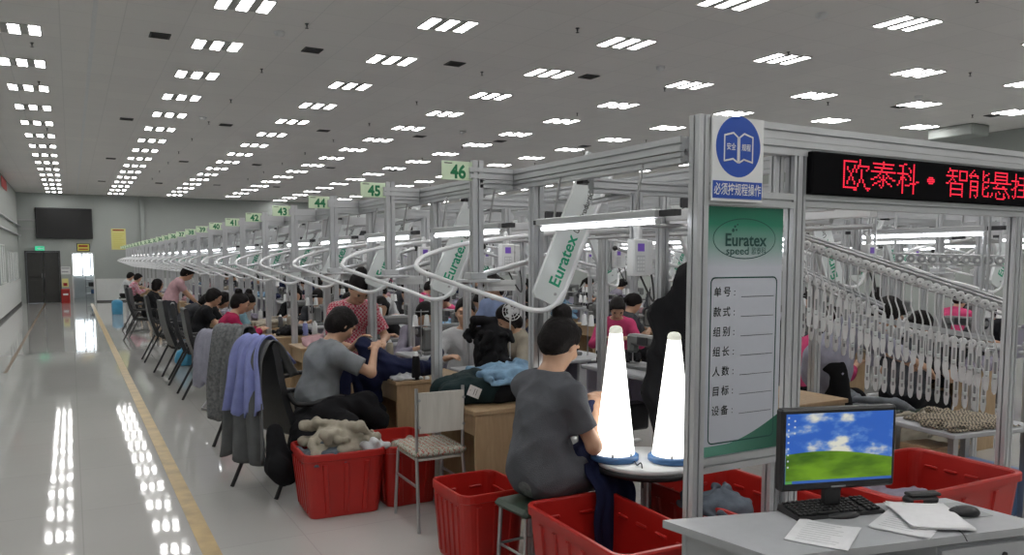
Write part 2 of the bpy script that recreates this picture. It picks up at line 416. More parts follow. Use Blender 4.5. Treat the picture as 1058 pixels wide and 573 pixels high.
def nets(D, lo, h):
    nx,ny,nz = D.shape; S = D < 0
    cs = sum(S[a:nx-1+a, b:ny-1+b, c:nz-1+c].astype(np.int8) for a in (0,1) for b in (0,1) for c in (0,1))
    I,J,K = np.nonzero((cs > 0) & (cs < 8))
    acc = np.zeros((len(I),3)); cnt = np.zeros(len(I))
    for ax in range(3):
        for u in (0,1):
            for w in (0,1):
                o = [0,0,0]; q = [a for a in range(3) if a != ax]; o[q[0]] = u; o[q[1]] = w; e = list(o); e[ax] = 1
                a = D[I+o[0],J+o[1],K+o[2]]; b = D[I+e[0],J+e[1],K+e[2]]
                mk = (a < 0) != (b < 0); t = np.where(mk, a/np.where(mk, a-b, 1), 0)
                p = np.tile(np.array(o,float),(len(I),1)); p[:,ax] += t
                acc += p*mk[:,None]; cnt += mk
    vs = np.stack([I,J,K],-1) + acc/cnt[:,None]; vs = vs*h + lo
    ix = np.full((nx-1,ny-1,nz-1), -1, np.int64); ix[I,J,K] = np.arange(len(I))
    quads = []
    for ax in range(3):
        sl0 = [slice(1,-1)]*3; sl1 = [slice(1,-1)]*3; sl0[ax] = slice(0,-1); sl1[ax] = slice(1,None)
        a = S[tuple(sl0)]; b = S[tuple(sl1)]
        idx = np.argwhere(a != b)
        if not len(idx): continue
        fl = a[tuple(idx.T)]
        off = np.array([1,1,1]); off[ax] = 0; g = idx+off
        q = [(ax+1)%3, (ax+2)%3]; e1 = np.zeros(3,int); e1[q[0]] = 1; e2 = np.zeros(3,int); e2[q[1]] = 1
        c = [g-e1-e2, g-e2, g, g-e1]
        c = [ix[np.clip(x[:,0],0,nx-2),np.clip(x[:,1],0,ny-2),np.clip(x[:,2],0,nz-2)] for x in c]
        Q = np.stack(c,-1); Q[~fl] = Q[~fl][:,::-1]
        quads.append(Q[(Q >= 0).all(1)])
    return vs, np.concatenate(quads)
def np_mesh(name, vs, qs, m, smooth_it=1):
    for _ in range(smooth_it):          # one light Laplacian pass
        acc = np.zeros_like(vs); cnt = np.zeros(len(vs))
        for a,b in ((0,1),(1,2),(2,3),(3,0)):
            np.add.at(acc, qs[:,a], vs[qs[:,b]]); np.add.at(acc, qs[:,b], vs[qs[:,a]])
            np.add.at(cnt, qs[:,a], 1); np.add.at(cnt, qs[:,b], 1)
        vs = vs*.5 + .5*acc/np.maximum(cnt,1)[:,None]
    me = bpy.data.meshes.new(name)
    me.vertices.add(len(vs)); me.vertices.foreach_set('co', vs.astype(np.float32).ravel())
    me.loops.add(qs.size); me.loops.foreach_set('vertex_index', qs.astype(np.int32).ravel())
    me.polygons.add(len(qs)); me.polygons.foreach_set('loop_start', np.arange(0,qs.size,4,dtype=np.int32))
    me.polygons.foreach_set('loop_total', np.full(len(qs),4,np.int32))
    me.polygons.foreach_set('use_smooth', np.ones(len(qs),bool))
    me.materials.append(M[m]); me.update(calc_edges=True); me.validate(); return me
def wrinkle(ax, seed, amp, f):
    """cheap smooth wrinkle field: sum of warped sine ridges"""
    r = np.random.default_rng(seed); X,Y,Z = np.meshgrid(*ax, indexing='ij'); out = 0
    for i in range(5):
        k = r.normal(size=3); k = k/np.linalg.norm(k)*f*(.6+.35*i); w = r.normal(size=3)*f*.5; ph = r.uniform(0,6.28,2)
        out = out + (1-np.abs(np.sin(k[0]*X+k[1]*Y+k[2]*Z+ph[0] + 1.1*np.sin(w[0]*X+w[1]*Y+w[2]*Z+ph[1]))))*amp/(1+.5*i)
    return out.astype(np.float32)
def sdf_mesh(name, S, h, m, cut=None, wr=None, smooth_it=1):
    D, ax, lo = S.grid(h)
    if wr: D = D - wrinkle(ax, *wr) + wr[1]*.45
    if cut is not None:
        X,Y,Z = np.meshgrid(*ax, indexing='ij'); D = np.maximum(D, cut(X,Y,Z).astype(np.float32))
    vs, qs = nets(D, lo, h)
    return np_mesh(name, vs, qs, m, smooth_it)

def heap(name, label, loc, size, m, seed=1, h=.012, n=26, cat='clothing', group=None, flat=None, rz=0, parts=None):
    """soft crumpled cloth lying as a mound on z = 0 (local)"""
    r = random.Random(seed); S = SDF(); sx,sy,sz = size
    S.ell((0,0,sz*.25), (sx*.46,sy*.46,sz*.42), k=.03)
    for i in range(int(n*1.3)):
        a = r.uniform(0,2*PI); d = math.sqrt(r.random())
        x = sx*.40*d*math.cos(a); y = sy*.40*d*math.sin(a); z = sz*(.15+.62*(1-d*d))*r.uniform(.6,1.05)
        b = r.uniform(0,2*PI); l = r.uniform(.16,.34)*min(1, max(sx,sy)/.5); b3 = b + r.uniform(-1.3,1.3)
        x2 = max(-sx*.5,min(sx*.5,x+l*math.cos(b))); y2 = max(-sy*.5,min(sy*.5,y+l*math.sin(b)))
        rd = r.uniform(.013,.030)*min(1.3,max(.6,sz/.2))
        z2 = max(rd*.8, z-r.uniform(-.03,.06)); x3 = max(-sx*.5,min(sx*.5,x2+l*.7*math.cos(b3))); y3 = max(-sy*.5,min(sy*.5,y2+l*.7*math.sin(b3)))
        S.cone((x,y,max(z,rd)), (x2,y2,z2), rd, rd*.9, k=.014).cone((x2,y2,z2), (x3,y3,max(rd*.6,z2-r.uniform(-.01,.08))), rd*.9, rd*.55, k=.014)
    me = sdf_mesh(name, S, h, m, cut=lambda X,Y,Z: .004-Z, wr=(seed, .009, 34))
    ps = [(name, me)] + (parts or [])
    if parts:
        o = thing(name, label, cat, [('fabric', me)] + parts, loc, rz, group)
    else:
        o = thing(name, label, cat, ps, loc, rz, group)
    return o

def sheet(path, width, m, amp=.02, nf=5, seed=0, th=.006, taper=0., nu=40, sub=6, side=None, grow=True, hem=.0):
    """thin hanging cloth: 'path' is the drape line (3-D points), swept sideways by width with folds growing downwards"""
    r = random.Random(seed); P = spline([V(p) for p in path], sub); n = len(P)
    ph = [r.uniform(0,6.28) for _ in range(4)]
    W = V(side) if side is not None else V((0,1,0)); W.normalize()
    zt = max(p.z for p in P); zb = min(p.z for p in P)
    G = []
    for i,p in enumerate(P):
        t = (P[min(i+1,n-1)] - P[max(i-1,0)]).normalized(); N = W.cross(t).normalized()
        g = ((zt-p.z)/max(zt-zb,1e-3)) if grow else 1.
        row = []
        for j in range(nu+1):
            u = j/nu - .5
            d = amp*(.25+g)*(math.sin(u*2*PI*nf+ph[0]+1.3*g) + .5*math.sin(u*2*PI*nf*1.9+ph[1]+2*g) + .35*math.sin(u*9+ph[2]+i*.3))
            ww = width*(1-taper*(1-g))
            q = p + W*(u*ww + .012*math.sin(i*.5+ph[3])) + N*d
            q.z -= hem*g*(math.sin(u*7+ph[1])*.5+.5*math.sin(u*17+ph[2]))
            row.append(q)
        G.append(row)
    vs = []; 
    for i in range(n):
        for j in range(nu+1): vs.append(G[i][j])
    c = nu+1
    fs = [(i*c+j,i*c+j+1,(i+1)*c+j+1,(i+1)*c+j) for i in range(n-1) for j in range(nu)]
    bm = bmesh.new(); bv = [bm.verts.new(v) for v in vs]
    for f in fs: bm.faces.new([bv[k] for k in f])
    bm.normal_update(); bmesh.ops.solidify(bm, geom=bm.faces[:], thickness=th)
    for f in bm.faces: f.smooth = True
    me = bpy.data.meshes.new('cloth'); bm.to_mesh(me); bm.free(); me.materials.append(M[m]); return me

# ------------------------------------------------------------------ people
def nrm(a): a = np.array(a,float); return a/np.linalg.norm(a)
def ik(S, T, l1, l2, pole):
    S = np.array(S,float); T = np.array(T,float); d = T-S; L = np.linalg.norm(d); L = min(L, (l1+l2)*.995); u = nrm(d); T = S+u*L
    a = (l1*l1 - l2*l2 + L*L)/(2*L); hgt = math.sqrt(max(l1*l1-a*a, 0)); p = np.array(pole,float); p = nrm(p - u*p.dot(u))
    return S+u*a+p*hgt, T
def person(label, loc, rz, seat=.46, stand=False, lean=(.15,.35), head=(.5,0.), hands=((.14,.42,.78),(-.14,.42,.78)), top='f_black', sleeve=.55,
           bottom='f_black', hair='bun', vox=.011, tunic=False, feet=None, sway=0., group=None, detail=True, sc_=1., long_top=0., wide=1., hold=.5, wr=.008, pole=(.9,-.55,-.8)):
    hz = .90 if stand else seat+.10
    p = np.array([0,0,hz]); L1, L2 = lean
    t1 = np.array([math.sin(sway)*.5, math.sin(L1), math.cos(L1)]); t2 = np.array([math.sin(sway), math.sin(L2), math.cos(L2)])
    t1 = nrm(t1); t2 = nrm(t2)
    c = p + .22*t1; n = c + .25*t2; X = np.array([1.,0,0])
    f2 = nrm(np.cross(t2, X))*1.; f2 = f2 if f2[1] > 0 else -f2
    hp, hy = head
    f = np.array([math.sin(hy)*math.cos(hp), math.cos(hy)*math.cos(hp), -math.sin(hp)]); r = nrm(np.cross(f,[0,0,1])); u = np.cross(r,f)
    h = n + .055*t2 + .115*nrm(.45*t2 + .55*u) + .02*f
    HR = np.stack([r,f,u],1); SDF.HR = HR; r0,f0,u0 = r,f,u; r,f,u = r*1.1,f*1.1,u*1.1; TR = np.stack([X, f2, t2],1); PR = np.stack([X, np.array([0,math.cos(L1),-math.sin(L1)]), t1],1)
    Bd = SDF(); w = wide
    Bd.ell(p, (.165*w,.12*w,.12), PR, .05).ell(p+.12*t1, (.135*w,.105*w,.14), PR, .05).ell(c+.09*t2, (.15*w,.11*w,.17), TR, .05)
    sh = [n - .085*t2 + s*.163*w*X for s in (1,-1)]
    Bd.cone(sh[0], sh[1], .050, .050, .05)
    for q in sh: Bd.cone(q+.01*t2, n+.0*t2, .040, .040, .05)
    Bd.cone(n-.03*t2, h-.04*u-.01*f, .052, .047, .03)
    # head
    Bd.ell(h+.012*u-.008*f, (.073,.092,.100), HR, .02).ell(h-.045*u+.018*f, (.058,.068,.070), HR, .03).ell(h-.088*u+.048*f, (.030,.028,.024), HR, .03)
    if detail:
        Bd.cone(h+.012*u+.082*f, h-.026*u+.098*f, .009, .014, .015).ell(h-.030*u+.098*f, (.016,.012,.010), HR, .012)
        for s in (1,-1):
            Bd.ell(h+s*.074*r-.010*u-.005*f, (.010,.020,.032), HR, .010).ell(h+s*.038*r-.018*u+.066*f, (.022,.020,.018), HR, .02)
        Bd.ell(h-.058*u+.086*f, (.024,.010,.010), HR, .012).ell(h+.034*u+.078*f, (.05,.014,.012), HR, .02)
    arms = []
    for i,s in enumerate((1,-1)):
        S0 = sh[i]; T = np.array(hands[i],float)
        E, W = ik(S0, T, .275, .235, (s*pole[0],pole[1],pole[2]))
        arms.append((S0,E,W))
        Bd.cone(S0, E, .047*w, .036, .025).cone(E, W, .037, .024, .02)
        fd = nrm(W-E); dn = nrm(np.array([-s*.35,.25,-.7]) + .0*fd); dn = nrm(dn - fd*dn.dot(fd)); sd = np.cross(fd, dn)      # palm faces dn
        pc = W + .045*fd; Hm = np.stack([sd, fd, dn],1)
        Bd.cone(W, pc, .023, .024, .015).ell(pc+.008*fd, (.038,.046,.016), Hm, .012)
        for q,(off,ln) in enumerate(zip((-.029,-.010,.010,.028),(.066,.076,.071,.056))):
            b0 = pc + .040*fd + off*sd; cu = hold*(.8+.15*q)
            d1 = nrm(fd*math.cos(cu)+dn*math.sin(cu)); d2 = nrm(fd*math.cos(cu*2.1)+dn*math.sin(cu*2.1))
            b1 = b0 + d1*ln*.5; b2 = b1 + d2*ln*.5
            Bd.cone(b0, b1, .0095, .0088, .005).cone(b1, b2, .0088, .0072, .003)
        tb = pc - .012*fd + (s if sd[0]*s < 0 else -s)*0 + sd*(-.034 if (sd@np.array([-s,0,0])) < 0 else .034)
        td = nrm(fd*.65 + dn*.6 + .45*(tb-pc)/np.linalg.norm(tb-pc)); t_1 = tb+td*.034; t_2 = t_1 + nrm(td+.5*dn+.35*fd)*.028
        Bd.cone(tb-.01*td, t_1, .0125, .0105, .010).cone(t_1, t_2, .0105, .0085, .004)
    hip = [p + np.array([s*.088*w,0,-.015]) for s in (1,-1)]
    legs = []
    for i,s in enumerate((1,-1)):
        if feet: A = np.array(feet[i],float)
        else: A = np.array([s*.10,.02,.085]) if stand else np.array([s*.13,.34,.085])
        pole = (s*.15,1,.6) if not stand else (s*.05,1,.1)
        K, A = ik(hip[i], A, .42, .40, pole); legs.append((hip[i],K,A))
        Bd.cone(hip[i], K, .088*w, .058, .04).cone(K, A, .056, .036, .025).ell(A+np.array([s*.01,.06,-.045]), (.036,.105,.030), None, .03)
    loz = -.2
    body = sdf_mesh('person', Bd, vox, 'skin', smooth_it=1)
    root = link('person', body); tag(root, label, 'person', group)
    # top garment
    St = SDF(); e = .013
    St.ell(p+.02*t1, (.165*w+e,.125*w+e,.12), PR, .05).ell(p+.12*t1, (.140*w+e,.112*w+e,.15), PR, .06).ell(c+.09*t2, (.150*w+e,.11*w+e,.165), TR, .05)
    St.cone(sh[0], sh[1], .050+e, .050+e, .05).cone(n-.07*t2, n-.005*t2, .075, .060, .03)
    for q in sh: St.cone(q+.012*t2, n-.01*t2, .040+e, .042+e, .05)
    if tunic:
        St.ell(p-.05*t1+np.array([0,.02,0]), (.162*w,.125*w,.10), PR, .05).cone(p+.10*t1, c+.05*t2, .125*w, .128*w, .06)
        for hh_,K,A in legs: St.cone(hh_, hh_*.62+K*.38, .102, .096, .04)
    if long_top: St.cone(p, p-np.array([0,0,long_top]), .16*w, .17*w, .06)
    for S0,E,W in arms:
        if sleeve <= 1: 
            e1 = S0+(E-S0)*sleeve; St.cone(S0, e1, .047*w+e+.004, .040*w+e+.008, .025)
        else: St.cone(S0, E, .05*w+e, .040+e, .025).cone(E, E+(W-E)*(sleeve-1), .042+e, .03+e, .02)
    def cut(Xg,Yg,Zg):      # flat sleeve hems and an open neckline
        d = np.full(Xg.shape, -1.)
        for S0,E,W in arms:
            a, b = (S0, E) if sleeve <= 1 else (E, W); q = sleeve if sleeve <= 1 else sleeve-1
            ax_ = nrm(b-a); e1 = a+(b-a)*q; dd = (Xg-e1[0])*ax_[0]+(Yg-e1[1])*ax_[1]+(Zg-e1[2])*ax_[2]
            rr = np.sqrt(np.maximum((Xg-e1[0])**2+(Yg-e1[1])**2+(Zg-e1[2])**2 - dd*dd, 0))
            d = np.maximum(d, np.where((rr < .10) & (dd < .12), dd, -1.))
        nn = n + .012*t2; dn_ = (Xg-nn[0])*t2[0]+(Yg-nn[1])*t2[1]+(Zg-nn[2])*t2[2]
        rn = np.sqrt((Xg-nn[0])**2+(Yg-nn[1])**2+(Zg-nn[2])**2)
        return np.maximum(d, np.where(rn < .09, dn_, -1.))
    link('shirt', sdf_mesh('shirt', St, vox, top, cut=cut, wr=(sum(map(ord,label))%97, wr, 17) if wr else None), root)
    Sb = SDF(); Sb.ell(p-.01*t1, (.165*w+.010,.12*w+.010,.125), PR, .05)
    for hh_,K,A in legs: Sb.cone(hh_, K, (.084 if tunic else .098)*w, .072, .04).cone(K, A+(K-A)*.06, .070, .056, .03)
    link('trousers', sdf_mesh('trousers', Sb, max(vox,.011), bottom, wr=(5,.006,18)), root)
    for i,(hh_,K,A) in enumerate(legs):
        q = MB(); s = (1,-1)[i]; q.sph(A+np.array([s*.01,.065,-.045]), (.044,.122,.040), 'black_rubber', 9); link('shoe', q.mesh('shoe'), root)
    # hair
    H = SDF(); H.ell(h+.019*u-.018*f, (.084,.100,.101), HR, .02)
    if hair == 'bun':
        H.ell(h+.112*u-.072*f, (.044,.044,.040), HR, .010).ell(h+.128*u-.066*f, (.030,.032,.026), HR, .010).ell(h-.035*u-.055*f, (.062,.052,.055), HR, .03)
    elif hair == 'short':
        H.ell(h-.02*u-.045*f, (.078,.062,.085), HR, .03).ell(h+.06*u+.03*f, (.070,.065,.045), HR, .02)
        for s in (1,-1): H.ell(h+s*.066*r-.01*u+.02*f, (.016,.028,.045), HR, .02)
    elif hair == 'pony':
        H.cone(h+.04*u-.10*f, h-.05*u-.135*f, .032, .034, .02).cone(h-.05*u-.135*f, h-.20*u-.115*f, .034, .012, .01)
    elif hair == 'bob':
        H.ell(h-.05*u-.04*f, (.085,.066,.095), HR, .03)
        for s in (1,-1): H.cone(h+s*.072*r+.02*u+.02*f, h+s*.068*r-.085*u+.01*f, .026, .018, .02)
    def hcut(Xg,Yg,Zg):
        df = (Xg-h[0])*f0[0]+(Yg-h[1])*f0[1]+(Zg-h[2])*f0[2]; du = (Xg-h[0])*u0[0]+(Yg-h[1])*u0[1]+(Zg-h[2])*u0[2]
        dr = np.abs((Xg-h[0])*r0[0]+(Yg-h[1])*r0[1]+(Zg-h[2])*r0[2])
        side = .22 if hair in ('short','bob') else 0.
        return (df - (.024 + .95*np.maximum(du-.01,-.03) + side*np.maximum(dr-.055,0)*4))*.7
    link('hair', sdf_mesh('hair', H, min(vox,.009), 'hair', cut=hcut, wr=(11,.003,60)), root)
    if detail:
        for s in (1,-1):
            q = MB().sph(h+s*.031*r+.004*u+.079*f, (.013,.008,.0055), 'eye', 7, Matrix(HR.tolist())); link('eye', q.mesh('eye'), root)
            q = MB().sph(h+s*.032*r+.024*u+.083*f, (.018,.007,.0035), 'hair', 6, Matrix(HR.tolist())); link('eyebrow', q.mesh('eyebrow'), root)
        q = MB().sph(h-.058*u+.092*f, (.022,.008,.0065), 'lip', 8, Matrix(HR.tolist())); link('mouth', q.mesh('mouth'), root)
    root.location = loc; root.rotation_euler = (0,0,rz); root.scale = (sc_,)*3
    return root
FX = -PI/2      # turn so that the local forward (+y) points along +X
# ---- SCENE
# ------------------------------------------------------------------ camera (at eye height in the aisle, lens shifted: the photograph is a crop)
cam = bpy.data.cameras.new('camera'); co = bpy.data.objects.new('camera', cam); COL.objects.link(co); sc.camera = co
cam.sensor_width = 36; cam.lens = 816/1058*36; cam.shift_y = (335-286.5)/1058; cam.clip_start = .05; cam.clip_end = 120
co.location = (0,0,1.7); co.rotation_euler = Euler((PI/2 - math.atan(67/816), 0, -math.radians(29.12)), 'XYZ')
wd = bpy.data.worlds.new('world'); sc.world = wd; wd.use_nodes = True
wd.node_tree.nodes['Background'].inputs[0].default_value = (.8,.9,1,1); wd.node_tree.nodes['Background'].inputs[1].default_value = .3
vs = sc.view_settings; vs.view_transform = 'Standard'; vs.look = 'None'; vs.gamma = 1; vs.exposure = 0; vs.use_curve_mapping = False
sc.cycles.use_denoising = True; sc.cycles.max_bounces = 6; sc.cycles.caustics_reflective = False; sc.cycles.caustics_refractive = False
sc.cycles.sample_clamp_indirect = 4

# ------------------------------------------------------------------ room
XL, XR, YB, YF, ZC = -1.73, 16.4, -4.0, 35.9, 4.27
struct('floor', B((XL-.2,YB-.2,-.12),(XR+.2,YF+4.2,0),'floor_epoxy'))
struct('ceiling', B((XL-.2,YB-.2,ZC),(XR+.2,YF+.2,ZC+.15),'ceiling_tile'))
struct('wall_left', B((XL-.2,YB,0),(XL,YF+.2,ZC),'wall_paint'))
struct('wall_right', B((XR,YB,0),(XR+.2,YF+.2,ZC),'wall_paint'))
struct('wall_back', B((XL-.2,YB-.2,0),(XR+.2,YB,ZC),'wall_paint'))
w = MB()
w.box((XL,YF,0),(-1.50,YF+.2,ZC),'wall_paint'); w.box((-1.50,YF,1.99),(-.40,YF+.2,ZC),'wall_paint')
w.box((-.40,YF,0),(.06,YF+.2,ZC),'wall_paint'); w.box((.06,YF,1.93),(.79,YF+.2,ZC),'wall_paint'); w.box((.79,YF,0),(XR,YF+.2,ZC),'wall_paint')
struct('wall_far', w)
struct('trim_1', B((.86,YF-.025,.06),(XR,YF,.93),'wall_white',.004))
struct('baseboard_far', B((.86,YF-.035,0),(XR,YF,.06),'trim_dark'))
struct('baseboard_left', B((XL,YB,0),(XL+.02,YF,.09),'trim_dark'))
struct('trim_2', B((XL,YB,.09),(XL+.012,YF,.98),'wall_white'))
struct('trim_3', B((2.55,YF-.12,.06),(2.71,YF,ZC),'wall_paint',.01))       # pilaster
# double door, open doorway with the bright store room behind
d = MB()
for x0,x1 in ((-1.49,-.96),(-.94,-.41)):
    d.box((x0,YF+.03,.01),(x1,YF+.08,1.98),'door_dark',.006); d.box((x0+.07,YF+.022,.2),(x1-.07,YF+.03,.9),'door_dark',.006); d.box((x0+.07,YF+.022,1.05),(x1-.07,YF+.03,1.85),'door_dark',.006)
dr = struct('door_1', d)
h = MB(); h.cyl((-.99,YF+.0,1.0),(-.99,YF+.0,1.16),.012,'steel'); h.cyl((-.91,YF+.0,1.0),(-.91,YF+.0,1.16),.012,'steel')
for x in (-.99,-.91):
    for z in (1.02,1.14): h.cyl((x,YF,z),(x,YF+.035,z),.006,'steel',n=8)
link('door_handle', h.mesh('door_handle'), dr)
j = MB()
for x0,x1,z1 in ((-1.55,-.35,2.04),):
    j.box((x0,YF-.03,0),(x0+.055,YF+.02,z1),'trim_dark'); j.box((x1-.055,YF-.03,0),(x1,YF+.02,z1),'trim_dark'); j.box((x0,YF-.03,z1-.055),(x1,YF+.02,z1),'trim_dark')
struct('trim_4', j)
j = MB(); j.box((.02,YF-.03,0),(.075,YF+.22,1.98),'wall_white'); j.box((.775,YF-.03,0),(.83,YF+.22,1.98),'wall_white'); j.box((.02,YF-.03,1.93),(.83,YF+.22,1.985),'wall_white')
struct('door_2', j)
struct('wall_store', MB().box((-.9,YF+3.9,0),(2.0,YF+4.1,3),'wall_white').box((-1.0,YF+.2,0),(-.9,YF+4.0,3),'wall_white').box((2.0,YF+.2,0),(2.1,YF+4.0,3),'wall_white').box((-1.,YF+.2,3),(2.1,YF+4.1,3.1),'wall_white'))
wn = struct('window_1', MB().box((-.05,YF+3.84,1.0),(1.25,YF+3.89,2.3),'daylight'))
fr = MB()
for x in (-.06,.42,.74,1.24): fr.box((x,YF+3.79,.98),(x+.05,YF+3.86,2.32),'wall_white')
fr.box((-.06,YF+3.79,.96),(1.29,YF+3.86,1.01),'wall_white'); fr.box((-.06,YF+3.79,2.28),(1.29,YF+3.86,2.33),'wall_white')
link('window_frame', fr.mesh('window_frame'), wn)
sh = MB()
for z in (.25,.55,.85): sh.box((.50,YF+1.6,z),(1.15,YF+2.0,z+.03),'steel')
for x in (.50,1.12):
    for y in (1.6,1.97): sh.box((x,YF+y,0),(x+.03,YF+y+.03,1.0),'steel')
thing('storage_rack', 'dark metal rack inside the bright open doorway', 'rack', [('storage_rack', sh)])
for i,(x,z,m_,n_) in enumerate(((.62,.58,'dark_plastic','dark box on the middle shelf of the rack beyond the open doorway'),(.86,.88,'dark_plastic','dark box on the top shelf of the rack beyond the open doorway'),(.7,.28,'blue_plastic','blue box on the lowest shelf of the rack beyond the open doorway'))):
    thing('storage_box', n_, 'box', [('box_body', B((0,0,0),(.22,.26,.16),m_,.01)), ('lid', B((-.008,-.008,.16),(.228,.268,.185),'grey_plastic',.005))], (x,YF+1.66,z))
# left wall windows
for i,(y0,y1,z0,z1) in enumerate(((26.4,27.9,1.05,2.1),(29.6,31.5,1.0,1.92),(32.4,34.4,1.0,1.92))):
    wn = struct('window_%d'%(i+2), MB().box((XL,y0,z0),(XL+.012,y1,z1),'glass_pane'))
    fr = MB()
    for y in (y0-.04,(y0+y1)/2-.02,y1): fr.box((XL,y,z0-.04),(XL+.035,y+.04,z1+.04),'wall_white')
    fr.box((XL,y0,z0-.04),(XL+.05,y1,z0),'wall_white'); fr.box((XL,y0,z1),(XL+.035,y1,z1+.04),'wall_white')
    link('window_frame', fr.mesh('window_frame'), wn)
struct('trim_5', B((.60,YB,.0),(.70,34.6,.003),'yellow_line') if 'yellow_line' in M else B((.60,YB,0),(.70,34.6,.003),mat('yellow_line',(.40,.27,.08),.35,noise=.25,nscale=6).name))
struct('trim_6', B((.30,YB,ZC-.012),(.345,YF,ZC+.001),'white_plastic'))
struct('trim_7', MB().box((14.95,9.0,4.06),(15.5,9.9,ZC+.002),'wall_paint',.02))    # ceiling duct box
for i,z in enumerate((3.0,2.62)):
    pm_ = MB().tube([(XL+.05,18,z),(XL+.05,YF-.10,z),(XL+.09,YF-.06,z)],.03,'alu',8)
    for y in (19,23,27,31,35): pm_.box((XL,y,z-.03),(XL+.05,y+.04,z+.03),'steel')
    thing('wall_pipe', '%s grey pipe running along the left wall to the far corner' % ('upper','lower')[i], 'pipe', [('wall_pipe', pm_)])
struct('trim_8', B((-.95,14,0),(-.90,35.5,.003),mat('line_brown',(.16,.11,.06),.4).name))
# things on the far wall
tv = MB().box((-1.127,YF-.13,2.52),(.813,YF-.06,3.71),'dark_plastic',.015)
scn = MB().box((-1.08,YF-.134,2.57),(.766,YF-.129,3.66),'black_rubber')
br = MB(); 
for z in (2.86,3.2): br.box((XL,YF-.07,z),(-1.0,YF-.03,z+.05),'steel')
br.box((-.5,YF-.06,2.9),(.2,YF,3.3),'alu_dark')
thing('wall_screen', 'large black switched-off screen high on the far wall above the doors', 'screen', [('housing', tv), ('screen', scn), ('bracket', br)])
e = MB().box((-1.19,YF-.05,2.05),(-.874,YF,2.215),'exit_green',.008)
e2 = MB().prism([(0,0),(.10,.04),(.10,.018),(.2,.018),(.2,-.018),(.10,-.018),(.10,-.04)],(-1.13,YF-.0505,2.13),(1,0,0),(0,0,1),(0,1,0),.001,'white_ink')
e2.sph((-.905,YF-.051,2.165),(.012,.002,.012),'white_ink',6); e2.box((-.918,YF-.0515,2.09),(-.895,YF-.0505,2.15),'white_ink')
thing('exit_sign', 'small green exit sign with white arrow above the dark double door', 'sign', [('housing', e), ('arrow', e2)])
p = MB().box((.23,YF-.02,2.02),(.691,YF,2.34),'dark_plastic',.004).box((.255,YF-.024,2.045),(.666,YF-.019,2.315),'yellow')
p.box((.30,YF-.0255,2.20),(.62,YF-.0235,2.27),'red_dark').box((.30,YF-.0255,2.09),(.62,YF-.0235,2.13),'red_dark')
thing('wall_plaque', 'yellow plaque in a dark frame above the bright open doorway', 'plaque', [('wall_plaque', p)])
p = MB().box((1.47,YF-.02,2.10),(2.0,YF,2.945),'pale_yellow')
p.box((1.53,YF-.0215,2.86),(1.94,YF-.0195,2.91),'red_dark')
for i in range(8): p.box((1.53,YF-.0215,2.20+.075*i),(1.53+.42*(.7+.3*((i*7)%5)/4),YF-.0195,2.222+.075*i),'yellow')
thing('wall_notice', 'tall pale yellow notice sheet on the far wall right of the open doorway', 'notice', [('wall_notice', p)])
p = MB().box((-.37,YF-.2,.0),(-.075,YF-.02,.55),'red_plastic',.01); p2 = MB().box((-.34,YF-.212,.05),(-.105,YF-.199,.5),'red_dark',.004)
p2.box((-.31,YF-.2135,.3),(-.135,YF-.2115,.37),'white_ink')
thing('extinguisher_box', 'red fire extinguisher box on the floor between the two far doors', 'box', [('cabinet', p), ('lid_panel', p2)])
p = MB().box((-.33,YF-.012,.62),(-.11,YF,.95),'pale_yellow').box((-.29,YF-.014,.66),(-.15,YF-.011,.78),'red_dark')
thing('warning_sign', 'small yellow notice on the wall just above the red extinguisher box', 'notice', [('warning_sign', p)])
p = MB().box((-.36,YF-.012,1.12),(-.02,YF,1.42),'wall_white').box((-.33,YF-.014,1.34),(-.05,YF-.011,1.38),'grey_plastic').box((-.33,YF-.014,1.2),(-.1,YF-.011,1.24),'grey_plastic')
thing('paper_notice', 'white paper notice on the wall between the dark door and the open doorway', 'notice', [('paper_notice', p)])
thing('hanging_banner', 'red banner hanging high on the left wall near the far end', 'banner', [('hanging_banner', sheet([(XL+.02,29.2,4.20),(XL+.02,29.2,4.0),(XL+.02,29.2,3.88)],2.2,'banner_red',.006,3,1))])

# ------------------------------------------------------------------ ceiling: light fittings, vents, sprinklers, detectors
tray = MB()
for x in (-.2,0,.2):        # a shallow white reflector trough around each glowing panel
    y0_,y1_ = -.215-.17*x,.215-.17*x
    tray.box((x-.068,y0_,-.012),(x-.056,y1_,0),'ceiling_tile'); tray.box((x+.056,y0_,-.012),(x+.068,y1_,0),'ceiling_tile')
    tray.box((x-.056,y0_,-.012),(x+.056,y0_+.011,0),'ceiling_tile'); tray.box((x-.056,y1_-.011,-.012),(x+.056,y1_,0),'ceiling_tile')
    tray.box((x-.056,y0_+.011,-.004),(x+.056,y1_-.011,-.001),'grey_plastic')
for x in (-.1,.1): tray.box((x-.032,-.21-.17*x,-.006),(x+.032,.21-.17*x,-.001),'ceiling_frame')
pan = [MB().box((x-.052,-.2-.17*x,-.010),(x+.052,.2-.17*x,-.004),'lamp') for x in (-.2,0,.2)]
colx = [-.45,1.64,3.72,5.88,8.08,10.3,12.4,14.5]
cname = ['first column from the left wall','second column from the left wall','third column from the left wall','fourth column from the left wall','fifth column from the left wall','sixth column from the left wall','seventh column from the left wall','eighth column from the left wall']
proto = None
for ci,x in enumerate(colx):
    k = 0
    for r in range(-7,20):
        y = 8.49 + 1.745*r - .172*(x-1.64)
        if y < -3.5 or y > YF-.4: continue
        lab = 'three-panel ceiling light, %s in the %s' % (ORD[k], cname[ci]); k += 1
        if proto is None: proto = thing('ceiling_light', lab, 'ceiling light', [('tray', tray)] + [('light_panel', q) for q in pan], (x,y,ZC), 0, 'three-panel ceiling lights')
        else: dup(proto, (x,y,ZC), None, lab)
